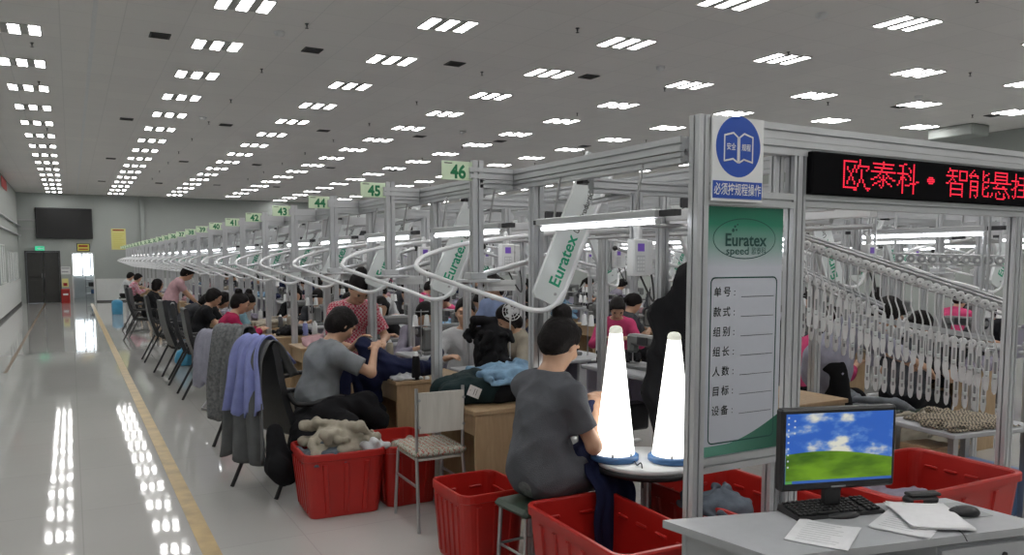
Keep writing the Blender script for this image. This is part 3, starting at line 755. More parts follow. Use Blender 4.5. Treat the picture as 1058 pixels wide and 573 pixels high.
vt = MB(); vt.box((-.19,-.19,-.012),(.19,-.16,0),'vent').box((-.19,.16,-.012),(.19,.19,0),'vent').box((-.19,-.16,-.012),(-.16,.16,0),'vent').box((.16,-.16,-.012),(.19,.16,0),'vent').box((-.16,-.16,-.003),(.16,.16,-.001),'black_rubber')
vsl = MB()
for i in range(6): vsl.box((-.16,-.14+.05*i,-.011),(.16,-.125+.05*i,-.003),'vent')
proto = None
for i,x in enumerate((1.0,2.7,4.52,6.48,8.26,10.3,12.3,14.5)):
    for k,y in enumerate((9.9,16.1,22.6,29.3)):
        yy = y - .13*(x-2.7); lab = 'dark ceiling vent, %s from near end in %s vent column from left' % (ORD[k], ORD[i])
        if proto is None: proto = thing('ceiling_vent', lab, 'vent', [('frame', vt), ('slats', vsl)], (x,yy,ZC), 0, 'ceiling vents'); proto.scale = (.58,.58,1)
        else: dup(proto, (x,yy,ZC), None, lab)
sp = MB().lathe([(.028,0),(.03,-.008),(.012,-.012),(.012,-.05),(.006,-.055),(.006,-.075),(.026,-.077),(.026,-.081),(.002,-.082)],'vent',n=10)
spm = sp.mesh('sprinkler'); k = 0
for i,x in enumerate((-.3,2.36,5.04,7.9,10.95,14.15)):
    for k in range(10):
        y = 5.6 + 2.35*k - (.15*(x-2.36) if x > 3 else 0) + (.9 if i == 0 else (.9 if i == 1 else 0))
        o = link('ceiling_sprinkler', spm); o.location = (x,y,ZC); o.scale = (.75,.75,.62); tag(o, 'dark sprinkler head, %s from near end in %s row from left wall' % (ORD[k], ORD[i]), 'sprinkler', 'ceiling sprinklers')
sm = MB().lathe([(.06,0),(.06,-.02),(.045,-.045),(.01,-.05)],'white_plastic',n=16).mesh('smoke_detector')
for i,(x,y) in enumerate(((2.17,9.31),(7.0,8.48),(6.99,5.87),(11.78,7.98),(2.2,15.45),(7.02,14.64))):
    o = link('ceiling_smoke_detector', sm); o.location = (x,y,ZC)
    tag(o, ('round white smoke detector, %s from the left along the ceiling' % ORD[[1,3,4,5,0,2][i]]), 'smoke detector', 'ceiling smoke detectors')

# ------------------------------------------------------------------ front display frame, poster, safety sign, LED board
Y0 = 2.42
post = MB().prof((2.228,Y0+.03,0),(2.228,Y0+.03,2.276),.058,.058)
beam = MB().prof((2.258,Y0+.03,2.243),(6.1,Y0+.03,2.243),.058,.066,side=(0,1,0)).prof((2.258,Y0+.03,2.178),(6.1,Y0+.03,2.178),.056,.062,side=(0,1,0))
posts = [MB().prof((x,Y0+.03,0),(x,Y0+.03,z),.075,.05) for x,z in ((2.787,2.147),(4.50,1.93),(6.06,2.147))]
rails = [MB().prof((2.258,Y0+.03,1.953),(2.75,Y0+.03,1.953),.05,.062,side=(0,1,0)), MB().prof((2.258,Y0+.03,.842),(2.75,Y0+.03,.842),.05,.062,side=(0,1,0)),
         MB().prof((2.825,Y0+.03,1.957),(6.02,Y0+.03,1.957),.05,.055,side=(0,1,0))]
stile = [MB().prof((2.715,Y0+.06,0),(2.715,Y0+.06,.81),.06,.05), MB().prof((2.70,Y0+.06,1.985),(2.70,Y0+.06,2.147),.05,.04)]
thing('display_frame', 'grey aluminium profile frame carrying the poster board and the red LED sign', 'frame',
      [('corner_post',post),('top_beam',beam)] + [('post',q) for q in posts] + [('rail',q) for q in rails] + [('stile',q) for q in stile])
x0,x1,z0,z1 = 2.262,2.702,.875,1.918
bd = MB().box((x0,Y0+.018,z0),(x1,Y0+.034,z1),'poster_print')
PX,PZ = (1,0,0),(0,0,1); yp = Y0+.0175
def line(mb, pts, wd_, m, y=yp, closed=False):        # printed line of given width in the poster plane
    n = len(pts)
    for i in range(n if closed else n-1):
        a = V(pts[i]); b = V(pts[(i+1)%n]); d = (b-a).normalized(); q = V((-d.y,d.x))*wd_/2; e = d*wd_*.3
        c = [a-e-q, b+e-q, b+e+q, a-e+q]
        mb.add([(p.x, y-.0005, p.y) for p in c], [(0,1,2,3)], m)
cx,cz = 2.478,1.787
line(bd, [(cx+.178*math.cos(2*PI*i/48), cz+.083*math.sin(2*PI*i/48)) for i in range(48)], .0035, 'teal_ink', closed=True)
bd.text('Euratex', .074, (cx+.008,yp,cz-.004), PX, PZ, 'teal_ink', bold=.02, sx=1.03)
bd.text('speed', .044, (cx-.042,yp,cz-.050), PX, PZ, 'teal_ink', bold=.006, sx=1.28); bd.text('欧泰科', .034, (cx+.082,yp,cz-.051), PX, PZ, 'teal_ink', sx=.85)
for dx,dz,r in ((-.068,.034,.0075),(-.058,.050,.0055),(-.044,.058,.004),(-.05,.036,.005)): bd.cyl((cx+dx,yp-.0006,cz+dz),(cx+dx,yp,cz+dz),r,'teal_ink',n=12,smooth=False)
# swoosh at the foot of the sheet
N = 24; top = [(x0+(x1-x0)*i/N, z0+.045+.005*(i/N)+.10*max(0,(i/N-.3)/.7)**1.5) for i in range(N+1)]
for i in range(N): bd.add([(top[i][0],yp-.0003,z0+.002),(top[i+1][0],yp-.0003,z0+.002),(top[i+1][0],yp-.0003,top[i+1][1]),(top[i][0],yp-.0003,top[i][1])],[(0,1,2,3)],'swoosh_print')
bx0,bx1,bz0,bz1,rr = 2.293,2.672,.930,1.625,.022
bor = []
for ccx,ccz,a0 in ((bx1-rr,bz1-rr,0),(bx0+rr,bz1-rr,PI/2),(bx0+rr,bz0+rr,PI),(bx1-rr,bz0+rr,1.5*PI)):
    bor += [(ccx+rr*math.cos(a0+PI/2*i/5), ccz+rr*math.sin(a0+PI/2*i/5)) for i in range(6)]
line(bd, bor, .006, 'teal_ink', closed=True)
for i,tx in enumerate(('单号','款式','组别','组长','人数','目标','设备')):
    z = 1.566-.083*i; IT = (.06,0,1)
    bd.text(tx[0], .044, (2.330,yp,z), PX, IT, 'black_ink', bold=.008); bd.text(tx[1], .044, (2.382,yp,z), PX, IT, 'black_ink', bold=.008); bd.text(':', .045, (2.425,yp,z), PX, PZ, 'black_ink')
    line(bd, [(2.465,z-.022),(2.655,z-.022)], .0022, 'black_ink')
thing('poster_board', 'tall white and green poster board with a blank form inside the corner of the frame', 'poster', [('poster_board', bd)])
sx0,sx1,sz0,sz1 = 2.257,2.541,1.937,2.276
sg = MB().box((sx0,Y0-.012,sz0),(sx1,Y0-.004,sz1),'white_ink'); ys = Y0-.0125
scx = (sx0+sx1)/2
sg.cyl((scx,ys-.0008,2.158),(scx,ys,2.158),.123,'blue_ink',n=40,smooth=False)
sg.box((sx0+.006,ys-.0012,1.948),(sx1-.006,ys,2.018),'blue_ink')
sg.text('必须按规程操作', .052, (scx,ys-.0013,1.984), PX, PZ, 'white_ink', bold=.008, sx=.72)
yk = ys-.0012
for s in (-1,1):
    pg = [(scx+s*.004,2.195),(scx+s*.030,2.212),(scx+s*.078,2.200),(scx+s*.078,2.098),(scx+s*.030,2.108),(scx+s*.004,2.094)]
    line(sg, pg, .007, 'white_ink', y=yk, closed=True)
    sg.text('安全' if s < 0 else '规程', .030, (scx+s*.041,yk,2.156), PX, PZ, 'white_ink', bold=.012, sx=.85)
thing('safety_sign', 'white safety sign with a blue round open-book symbol at the top of the corner post', 'sign', [('safety_sign', sg)])
GLY = dict(zip('欧泰科智能悬挂', [
 '.........#......|########.#......|#........#......|#.....#.#######.|#.#...#.#.....#.|#.#..#.#..#..#..|#..#.#.#..#.....|#...#.....#.....|#...#.....#.....|#..#.#....#.....|#..#.#...#.#....|#.#...#..#.#....|#.#...#.#...#...|#.......#...#...|########.....###|......##......#.',
 '.......#........|.#############..|.......#........|..###########...|......#.........|###############.|.....#...#......|....#..#..#.....|..##.#.#.#.##...|##....###....##.|....##.#.#......|..##...#..##....|.#...#.#....#...|......#.........|................|................',
 '....##....#.....|.###......#.....|...#...#..#.....|...#....#.#.....|...#....#.#.....|#######...#.....|...#...#..#.....|..###...#.#.....|..##.#..#.#.....|.#.#......#.##..|.#.#....####....|#..#.###..#.....|...#......#.....|...#......#.....|...#......#.....|...#......#.....',
 '..#.............|..######.######.|.#..#....#....#.|....#....#....#.|########.#....#.|....#....#....#.|...#.#...######.|..#...#.........|##.#########....|...#.......#....|...#.......#....|...#########....|...#.......#....|...#.......#....|...#########....|...#.......#....',
 '...#......#.....|..#.......#...#.|.#..#.....#.##..|#######...##....|.#....#...#...#.|..........#...#.|.######....####.|.#....#...#.....|.#....#...#...#.|.######...#.##..|.#....#...##....|.######...#.....|.#....#...#...#.|.#....#...#...#.|.#..#.#....####.|.#...#..........',
 '...##########...|...#........#...|...##########...|...#........#...|...##########...|...#........#...|################|.....#..........|....#....##.....|..###########...|...........#....|......#.....#...|.#..#..#..#..#..|.#..#.....#...#.|#...#.....##..#.|.....######.....',
 '...#......#.....|...#......#.....|...#..#########.|...#......#.....|######....#.....|...#.#....#.....|...#.##########.|...##.....#.....|..##......#.....|##.#..#########.|...#......#.....|...#......#.....|...#......#.....|.#.#.##########.|..#.............|................']))
hs = MB().box((2.826,Y0-.02,1.986),(6.02,Y0+.05,2.170),'led_black',.004)
fc = MB().box((2.836,Y0-.0215,1.994),(6.01,Y0-.0195,2.162),'led_black')
lds = []; dx,dz = .0118,.0089; X0 = 3.033; yl = Y0-.0222
def glyph(rows, gx):
    ld = MB(); lds.append(ld)
    for r,row in enumerate(rows):
        for c,ch in enumerate(row):
            if ch == '#':
                x = gx+c*dx; z = 2.148-r*dz
                ld.box((x-.0040,yl-.0012,z-.0030),(x+.0040,yl,z+.0030),'led_red')
gx = X0
for ch in '欧泰科·智能悬挂':
    if ch == '·': glyph(['................']*6+['......###.......','.....#####......','.....#####......','......###.......'], gx-.02)
    else: glyph(GLY[ch].split('|'), gx)
    gx += 16*dx
thing('led_sign', 'long black LED sign with glowing red characters under the top beam', 'sign', [('housing', hs), ('face_panel', fc)] + [('lit_character', q) for q in lds])

# ------------------------------------------------------------------ hanging conveyor stations
ST = 1.348; NS = 24; XA = 2.2; YA = 3.9
def loop_path(mx=1):
    P = [(.46,-.36,2.26),(.36,-.36,2.10),(.215,-.36,1.80),(.10,-.36,1.55),(.02,-.36,1.455),(-.09,-.34,1.435),(-.20,-.22,1.485),(-.32,-.06,1.54),(-.48,.02,1.605),(-.56,.06,1.64),(-.55,.13,1.68),(-.46,.20,1.725),(-.20,.27,1.79),(.2,.31,1.84),(.72,.31,1.90)]
    return [(x*mx,y,z) for x,y,z in P]
def mk_loop(mx=1):
    a = MB().tube(loop_path(mx), .0135, 'tube_white', 8, 5)
    b = MB()
    b.box((-.33 if mx>0 else .13,-.06,1.575),(-.13 if mx>0 else .33,.10,1.592),'alu',.003); b.box((-.30 if mx>0 else .16,-.03,1.592),(-.20 if mx>0 else .30,.05,1.63),'alu',.004)
    b.cyl((-.26*mx,.03,1.58),(-.36*mx,.0,1.566),.008,'steel',n=8); b.cyl((-.2*mx,.05,1.60),(-.16*mx,.18,1.72),.008,'steel',n=8)
    c = MB().tube([(-.22*mx,.06,1.61),(.1*mx,.10,1.68),(.55*mx,.16,1.80)], .016, 'alu', 8, 3)
    c.prof((-.18*mx,.03,1.555),(.0,.03,1.555),.045,.06,'white_plastic',side=(0,1,0))
    g = MB().sph((.56*mx,.16,1.80),.024,'dark_plastic',6)
    return [('rail_tube', a), ('bracket', b), ('support_arm', c), ('end_cap', g)]
def mk_board(mx=1, txt=True):
    Bt = V((-.02*mx,0,1.475)); Tp = V((.325*mx,0,2.24)); d = (Tp-Bt).normalized(); W = V((d.z,0,-d.x))    # W to the right
    L = (Tp-Bt).length; hw = .094
    poly = [(hw,0.03),(hw,L),(-hw,L),(-hw,.0)]
    cor = [(hw-.05+.05*math.sin(a), .05-.05*math.cos(a)) for a in [PI/2*i/5 for i in range(6)]]
    poly = [(-hw,.02),(-hw+.02,0)] + cor + [(hw,L),(-hw,L)]
    m = MB().prism(poly, Bt+V((0,.012,0)), W, d, (0,-1,0), .024, 'board_white')
    m.cyl(Bt+W*.03+d*.06+V((0,-.0125,0)), Bt+W*.03+d*.06+V((0,-.016,0)), .008,'steel',n=10)
    if txt:
        o = Bt+V((0,-.0128,0))+W*.0
        m.text('Euratex', .098, o+d*.10, d, -W, 'green_text', 'L', .02, .95)
        m.text('Unit Production System', .050, o+d*.41+W*.012, d, -W, 'black_ink', 'L', .012, .80)
    s = MB().tube([Bt+W*(-.02)+d*.1+V((0,.03,0)), Tp+W*(-.02)+V((0,.03,0))], .014,'alu',8)
    return [('face_panel', m), ('support_rod', s)]
def mk_strip():
    h = MB().box((-.035,-1.36,1.872),(.025,-.42,1.905),'alu',.004); h.box((-.01,-1.46,1.875),(.02,-1.36,1.90),'alu_dark'); h.box((-.012,-.42,1.878),(.018,-.36,1.90),'alu_dark')
    t = MB().cyl((-.005,-1.34,1.856),(-.005,-.44,1.856),.0100,'tube_lamp',n=10)
    for y in (-1.345,-.437): t.cyl((-.005,y-.006,1.856),(-.005,y+.006,1.856),.013,'white_plastic',n=10)
    r = [MB().cyl((-.005,y,1.905),(.03,y,2.105),.006,'steel',n=6) for y in (-1.2,-.55)]
    return [('housing', h), ('lamp_tube', t), ('hanger_rod', r[0]), ('hanger_rod', r[1])]
def mk_box():
    m = MB().box((-.045,-.03,-.09),(.045,.03,.09),'white_plastic',.006)
    m.box((-.022,-.0315,.03),(.018,-.0295,.068),'purple'); m.box((-.028,-.0315,-.07),(.022,-.0295,.01),'alu')
    for i in range(4):
        for j in range(3): m.box((-.024+.016*j,-.033,-.064+.018*i),(-.013+.016*j,-.031,-.052+.018*i),'white_ink')
    m.box((.075,.02,-.085),(.115,.07,.085),'white_plastic',.005)
    c = MB().tube([(.02,.0,-.09),(.06,.0,-.16),(.13,.03,-.22),(.14,.06,-.10),(.10,.06,.02)],.005,'dark_plastic',6,4)
    t = MB().tube([(0,0,.09),(0,0,.13),(.0,.02,.16)],.018,'white_plastic',8,3)
    return [('housing', m), ('cable', c), ('cable_gland', t)]
def mk_frame(mx=1, first=False):     # one bay of the aluminium frame, origin at the cross arm
    up = MB().prof((.01*mx,-.20,0),(.01*mx,-.20,2.09),.06,.06); up2 = MB().prof((.92*mx,-.16,0),(.92*mx,-.16,2.11),.055,.06); dp_ = MB().prof((.275*mx,-.73,1.60),(.275*mx,-.73,2.03),.045,.045)
    bm_ = MB().prof((0,-1.4 if first else -ST+.002,2.168),(0,0,2.168),.06,.06).prof((0,-1.4 if first else -ST+.002,2.112),(0,0,2.112),.05,.045)
    ib = MB().prof((.75*mx,-ST+.002,2.15),(.75*mx,0,2.15),.05,.08)
    ca = MB().prof((-.035*mx,0,2.168),(-.30*mx,0,2.168),.05,.06,side=(0,1,0)).prof((-.035*mx,0,2.112),(-.24*mx,0,2.112),.045,.045,side=(0,1,0))
    cb = MB().prof((.035*mx,-.68,2.06),(1.1*mx,-.68,2.06),.05,.07,side=(0,1,0)); cb.cyl((.05*mx,-.66,1.98),(.36*mx,-.66,2.05),.014,'alu',n=8)
    hp = MB().prof((-.25*mx,0,1.593),(-.25*mx,0,2.236),.064,.045)
    jb = MB().box((.03*mx,-.62,2.075),(.20*mx,-.56,2.10),'alu_dark'); jb2 = MB().box((.58*mx,-.72,1.97),(.72*mx,-.70,2.02),'alu_dark',.004)
    mr = MB().box((.95*mx-.03,-ST+.002,1.93),(.95*mx+.03,0,1.99),'tube_white',.004); mr.tube([(.95*mx,-ST,1.88),(.95*mx,0,1.88)],.014,'alu',8)
    return [('upright', up), ('upright', up2), ('drop_post', dp_), ('side_beam', bm_), ('inner_beam', ib), ('cross_arm', ca), ('cross_beam', cb), ('hanging_post', hp), ('junction_box', jb), ('junction_box', jb2), ('main_rail', mr)]
def joined(parts):
    m = MB()
    for p in parts: m.merge(p[1])
    return m
fr_p = [(n_, q.mesh(n_)) for n_,q in mk_frame()]; fr_0 = [(n_, q.mesh(n_)) for n_,q in mk_frame(first=True)]
lp_p = [(n_, q.mesh(n_)) for n_,q in mk_loop()]; bo_p = [(n_, q.mesh(n_)) for n_,q in mk_board()]
st_p = [(n_, q.mesh(n_)) for n_,q in mk_strip()]; cb_p = [(n_, q.mesh(n_)) for n_,q in mk_box()]
for k in range(NS):
    y = YA + ST*k; no = str(46-k); L = (XA,y,0)
    nl = 'number %s' % no
    thing('station_frame', 'aluminium frame bay with the hanging post under the %s sign' % nl, 'frame', fr_0 if k == 0 else fr_p, L, 0, 'conveyor frame bays')
    s = MB().box((-.09,-.006,-.05),(.09,.0,.05),'green_sign',.002)
    s.text(no, .098, (.005,-.0061,-.004), (1,0,0), (0,0,1), 'green_ink', bold=.035, sx=.92); s.box((-.075,-.007,.036),(-.03,-.0058,.041),'black_ink')
    thing('number_sign', 'pale green number sign reading %s on its hanging post' % no, 'sign', [('number_sign', s)], (XA-.37,y-.005,2.175), 0, 'station number signs')
    thing('conveyor_rail', 'white looping hanger rail below the %s sign' % nl, 'conveyor rail', lp_p, L, 0, 'conveyor loops')
    thing('lift_board', 'slanted white lift board with green lettering below the %s sign' % nl, 'conveyor board', bo_p, (XA,y-.35,0), 0, 'slanted lift boards')
    thing('strip_light', 'glowing tube light hanging from the side beam just before the %s sign' % nl, 'strip light', st_p, (XA-.09,y,0), 0, 'strip lights along the front line')
    thing('control_box', 'white control box with purple label on the upright before the %s sign' % nl, 'control box', cb_p, (XA+.24,y-.79,1.71), 0, 'station control boxes')
# further lines of the same stations across the hall: too far and too alike to tell apart
mm = {}
for mx in (1,-1):
    mm[mx] = dict(f=joined(mk_frame(mx)).mesh('station_frame'), l=joined(mk_loop(mx)).mesh('conveyor_rail'), b=joined(mk_board(mx)).mesh('lift_board'), s=joined(mk_strip()).mesh('strip_light'), c=joined(mk_box()).mesh('control_box'))
def one(name, me, loc, label, cat, group, rz=0):
    o = link(name, me); o.location = loc; o.rotation_euler = (0,0,rz); return tag(o, label, cat, group)
LINES = [(4.75,-1,0,24),(6.75,1,0,24),(9.3,-1,1,24),(11.3,1,2,24)]
for li,(x,mx,k0,k1) in enumerate(LINES):
    for k in range(k0,k1):
        y = YA + ST*k + .25; d = mm[mx]; far = 'in the lines across the hall'
        one('station_frame', d['f'], (x,y,0), 'aluminium conveyor frame bay %s' % far, 'frame', 'frame bays across the hall')
        one('conveyor_rail', d['l'], (x,y,0), 'white looping hanger rail %s' % far, 'conveyor rail', 'conveyor loops across the hall')
        one('lift_board', d['b'], (x,y-.35,0), 'slanted white lift board %s' % far, 'conveyor board', 'lift boards across the hall')
        one('strip_light', d['s'], (x-.09*mx,y,0), 'glowing tube light %s' % far, 'strip light', 'strip lights across the hall')
        one('control_box', d['c'], (x+.24*mx,y-.79,1.71), 'white control box %s' % far, 'control box', 'control boxes across the hall')

# ------------------------------------------------------------------ furniture
def mk_desk(wx=.66, ly=.56, h=.75, m='wood'):
    t = MB().box((0,0,h-.03),(wx,ly,h),m,.004)
    s1 = MB().box((.015,.012,0),(wx-.02,.035,h-.03),m,.002); s2 = MB().box((.015,ly-.035,0),(wx-.02,ly-.012,h-.03),m,.002)
    ap = MB().box((.03,.035,h-.17),(.05,ly-.035,h-.03),m,.002); bk = MB().box((wx-.06,.035,.25),(wx-.04,ly-.035,h-.03),m,.002)
    return [('tabletop', t), ('side_panel', s1), ('side_panel', s2), ('apron', ap), ('back_panel', bk)]
dk = [(n_, q.mesh(n_)) for n_,q in mk_desk()]
DY = [4.385] + [5.76 + 1.348*k for k in range(21)]
for k in range(22):
    no = '%d' % (46-k)
    thing('work_desk', 'pale wood work desk at the aisle below the number %s sign' % no, 'desk', dk, (2.172 if k < 2 else 2.12, DY[k], 0), 0, 'wooden desks along the aisle')
def mk_sewtable(m='table_grey', pm='lilac_panel', wx=.62, ly=1.06):
    t = MB().box((0,0,.715),(wx,ly,.75),m,.008)
    p = MB().box((.05,.03,.30),(.07,ly-.03,.715),pm,.003).box((.05,.03,.30),(wx-.05,.05,.715),pm,.003)
    l = []
    for y in (.12,ly-.16):
        q = MB().box((.04,y,0),(wx-.04,y+.05,.03),'white_plastic',.006).box((wx/2-.05,y+.005,.03),(wx/2+.05,y+.045,.72),'white_plastic',.004); l.append(('leg', q))
    b = MB().box((.08,.16,.16),(wx-.1,.34,.40),'dark_plastic',.02)
    return [('tabletop', t), ('front_panel', p), ('motor_box', b)] + l
def mk_machine():
    b = MB().box((-.24,-.09,0),(.24,.09,.035),'machine',.008)
    a = MB().box((.12,-.06,.035),(.23,.06,.27),'machine',.02).box((-.20,-.05,.20),(.15,.05,.30),'machine',.022).box((-.235,-.045,.13),(-.145,.045,.295),'machine',.02)
    n = MB().cyl((-.19,0,.13),(-.19,0,.04),.006,'steel',n=8).box((-.205,-.02,.036),(-.175,.02,.05),'steel',.002)
    wl = MB().cyl((.232,0,.235),(.27,0,.235),.062,'machine_dark',n=18).cyl((.27,0,.235),(.285,0,.235),.03,'steel',n=12)
    pn = MB().box((-.06,-.062,.215),(.08,-.049,.285),'machine_dark',.004)
    st = MB().cyl((.28,.12,0),(.28,.12,.46),.006,'steel',n=8).cyl((.2,.12,.44),(.36,.12,.44),.005,'steel',n=8)
    for x in (.22,.34): st.lathe([(.035,.30),(.03,.31),(.022,.40),(.01,.41)],'white_plastic',(x,.12,0),10)
    st.cyl((.2,.12,.30),(.36,.12,.30),.006,'steel',n=8)
    return [('base', b), ('arm', a), ('needle', n), ('hand_wheel', wl), ('control_panel', pn), ('thread_stand', st)]
tb_full = [(n_, q.mesh(n_)) for n_,q in mk_sewtable(ly=.75)]; mc_full = [(n_, q.mesh(n_)) for n_,q in mk_machine()]
tb_j = joined(mk_sewtable()).mesh('sewing_table'); mc_j = joined(mk_machine()).mesh('sewing_machine'); dk_j = joined(mk_desk()).mesh('work_desk')
# middle row between the two station lines (operators face the camera)
MID = [(2.95,5.72+1.348*k) for k in range(6)]
for i,(x,y) in enumerate(MID):
    w_ = 'second line, %s from the near end' % ORD[i]
    o = thing('sewing_table', 'grey topped sewing table in the %s' % w_, 'sewing table', tb_full, (x+.70,y,0), PI/2, 'sewing tables of the second line')
    if i: thing('sewing_machine', 'dark grey sewing machine on its table in the %s' % w_, 'sewing machine', mc_full, (x+.32,y+.26,.75), PI, 'sewing machines of the second line')
for li,(x,mx,k0,k1) in enumerate(LINES):
    for k in range(0,23):
        if li == 0 and k < 1: continue
        y = 3.53+ST*k; tx = {0:4.02,1:6.60,2:8.6,3:11.3}[li]
        if li == 1: one('work_desk', dk_j, (tx,y+.49,0), 'pale wood work desk in the lines across the hall', 'desk', 'wooden desks across the hall')
        else: one('sewing_table', tb_j, (tx if mx > 0 else tx+.62, y if mx > 0 else y+1.06, 0), 'grey topped sewing table in the lines across the hall', 'sewing table', 'sewing tables across the hall', 0 if mx > 0 else PI)
        one('sewing_machine', mc_j, (tx+.31, y+(.77 if li == 1 else .5), .75), 'dark grey sewing machine in the lines across the hall', 'sewing machine', 'sewing machines across the hall', PI/2*mx)
thing('work_desk', 'pale wood desk with bare top seen just left of the monitor behind the frame', 'desk', [(n_, q.mesh(n_)) for n_,q in mk_desk(.75,1.0)], (3.88,3.56,0), 0)
# chairs
def mk_office_chair():
    s = MB().box((-.235,-.23,.40),(.235,.24,.475),'leather',.03)
    bk = MB(); n = 9
    prof_ = [(-.235-.16*t**1.2 - .03*math.sin(PI*t*1.2), .44+.64*t) for t in [i/n for i in range(n+1)]]
    for i in range(n):
        (y0_,z0_),(y1_,z1_) = prof_[i],prof_[i+1]; t0,t1 = i/n,(i+1)/n
        w0 = .22-.03*t0**3; w1 = .22-.03*t1**3
        for sgn,off in ((1,.028),(-1,-.028)):
            q = [(-w0,y0_+off,z0_),(w0,y0_+off,z0_),(w1,y1_+off,z1_),(-w1,y1_+off,z1_)]
            bk.add(q, [(0,1,2,3) if sgn < 0 else (3,2,1,0)], 'leather', True)
        for sx_ in (-1,1):
            q = [(sx_*w0,y0_+.028,z0_),(sx_*w0,y0_-.028,z0_),(sx_*w1,y1_-.028,z1_),(sx_*w1,y1_+.028,z1_)]
            bk.add(q, [(0,1,2,3) if sx_ > 0 else (3,2,1,0)], 'leather')
    (ye,ze) = prof_[-1]; bk.tube([(-.19,ye,ze),(.19,ye,ze)], .028, 'leather', 10)
    (ye,ze) = prof_[0]; bk.tube([(-.22,ye,ze),(.22,ye,ze)], .028, 'leather', 10)
    ps = [('seat', s), ('backrest', bk)]
    for x in (-1,1):
        a = MB().tube([(x*.265,.20,.44),(x*.27,.21,.60),(x*.27,.12,.655),(x*.27,-.12,.64),(x*.26,-.26,.66),(x*.225,-.30,.74)], .020, 'dark_plastic', 8, 5)
        ps.append(('armrest', a))
        ps.append(('leg', MB().tube([(x*.26,.20,.45),(x*.265,.225,.0)], .015, 'dark_plastic', 8)))
        ps.append(('leg', MB().tube([(x*.26,-.14,.60),(x*.26,-.27,.36),(x*.265,-.46,.0)], .015, 'dark_plastic', 8, 4)))
    ps.append(('seat_frame', MB().tube([(-.26,.18,.40),(.26,.18,.40)],.013,'dark_plastic',8).tube([(-.255,-.18,.42),(.255,-.18,.42)],.013,'dark_plastic',8).tube([(-.2,.18,.40),(-.2,-.18,.42)],.013,'dark_plastic',8).tube([(.2,.18,.40),(.2,-.18,.42)],.013,'dark_plastic',8)))
    return ps
oc = [(n_, q.mesh(n_)) for n_,q in mk_office_chair()]
G = 'black office chairs along the aisle'
CH = [(1.52,6.05,.42,'black office chair under the person in the grey T-shirt'),
      (1.60,7.50,.50,'black office chair draped with a grey jacket, second chair from the near end'),
      (1.58,10.50,.0,'black office chair of the person in the magenta jacket'),
      (1.58,11.75,-.1,'black office chair just behind the person in the magenta jacket'),
      (1.52,12.75,.12,'black office chair of the person in the black T-shirt'),
      (1.46,14.55,.0,'empty looking black office chair beside the person leaning low over the desk'),
      (1.42,18.6,-.25,'black office chair of the person in the black jacket by the aisle'),
      (1.5,20.8,.1,'black office chair farther down the aisle beyond the person in the black jacket')]
for x,y,r,l in CH: thing('office_chair', l, 'chair', oc, (x,y,0), FX+r, G)
# the pale school chair at the near desk
c = MB
sc_parts = [('backrest', MB().prism([(-.148,.62),(.148,.62),(.152,.875),(-.152,.875)], (0,-.185,0),(1,0,0),(0,0,1),(0,-1,0),.018,'wood_seat')),
            ('seat', MB().box((-.16,-.17,.435),(.16,.20,.455),'wood_seat',.008))]
for x in (-.157,.157):
    sc_parts.append(('leg', MB().tube([(x,-.175,.90),(x,-.17,.45),(x*1.08,-.235,0)], .0115, 'steel', 8)))
    sc_parts.append(('leg', MB().tube([(x,.18,.435),(x*1.08,.215,0)], .0115, 'steel', 8)))
    sc_parts.append(('stretcher', MB().tube([(x*1.03,-.19,.28),(x*1.03,.19,.28)], .009, 'steel', 8)))
sc_parts.append(('bolts', MB().cyl((-.15,-.2035,.83),(-.15,-.209,.83),.010,'grey_plastic',n=8).cyl((.15,-.2035,.83),(.15,-.209,.83),.010,'grey_plastic',n=8).cyl((-.15,-.2035,.66),(-.15,-.209,.66),.010,'grey_plastic',n=8).cyl((.15,-.2035,.66),(.15,-.209,.66),.010,'grey_plastic',n=8)))
thing('school_chair', 'pale wooden school chair with grey metal legs at the nearest wood desk', 'chair', sc_parts, (2.005,4.70,0), -.03)
S = SDF(); 
for i in range(7):
    for j in range(7): S.ell((-.15+.05*i,-.155+.055*j,.030),(.038,.04,.026),k=.02)
thing('seat_cushion', 'knitted seat cushion with green and white zigzags on the school chair', 'cushion', [('seat_cushion', sdf_mesh('seat_cushion', S, .009, 'f_knit'))], (2.005,4.70,.455), -.03)
# red folding chair with a bucket behind it
fp = [('seat', MB().box((-.19,-.18,.44),(.19,.18,.475),'red_plastic',.015)), ('backrest', MB().box((-.18,-.21,.66),(.18,-.185,.86),'red_plastic',.01))]
for x in (-.2,.2):
    fp.append(('leg', MB().tube([(x,-.20,.88),(x,-.02,.44),(x,.22,.02)], .012, 'steel', 8)))
    fp.append(('leg', MB().tube([(x,.16,.45),(x,-.06,.2),(x,-.22,.02)], .012, 'steel', 8)))
fp.append(('stretcher', MB().tube([(-.2,.22,.02),(.2,.22,.02)],.012,'steel',8))); fp.append(('stretcher', MB().tube([(-.2,-.22,.02),(.2,-.22,.02)],.012,'steel',8)))
thing('folding_chair', 'folding chair with a red seat and tube legs by the aisle', 'chair', fp, (1.52,9.35,0), FX+.45)
bp_ = MB().lathe([(.09,0),(.115,.26),(.122,.265),(.122,.275),(.11,.275),(.085,.02),(.0,.02)],'pale_yellow',n=20)
thing('waste_bucket', 'pale yellow bucket standing just behind the red folding chair', 'bucket', [('bucket', bp_), ('rim', MB().tube([(.122*math.cos(a),.122*math.sin(a),.272) for a in [2*PI*i/20 for i in range(20)]],.006,'pale_yellow',6,closed=True))], (1.78,9.85,0))
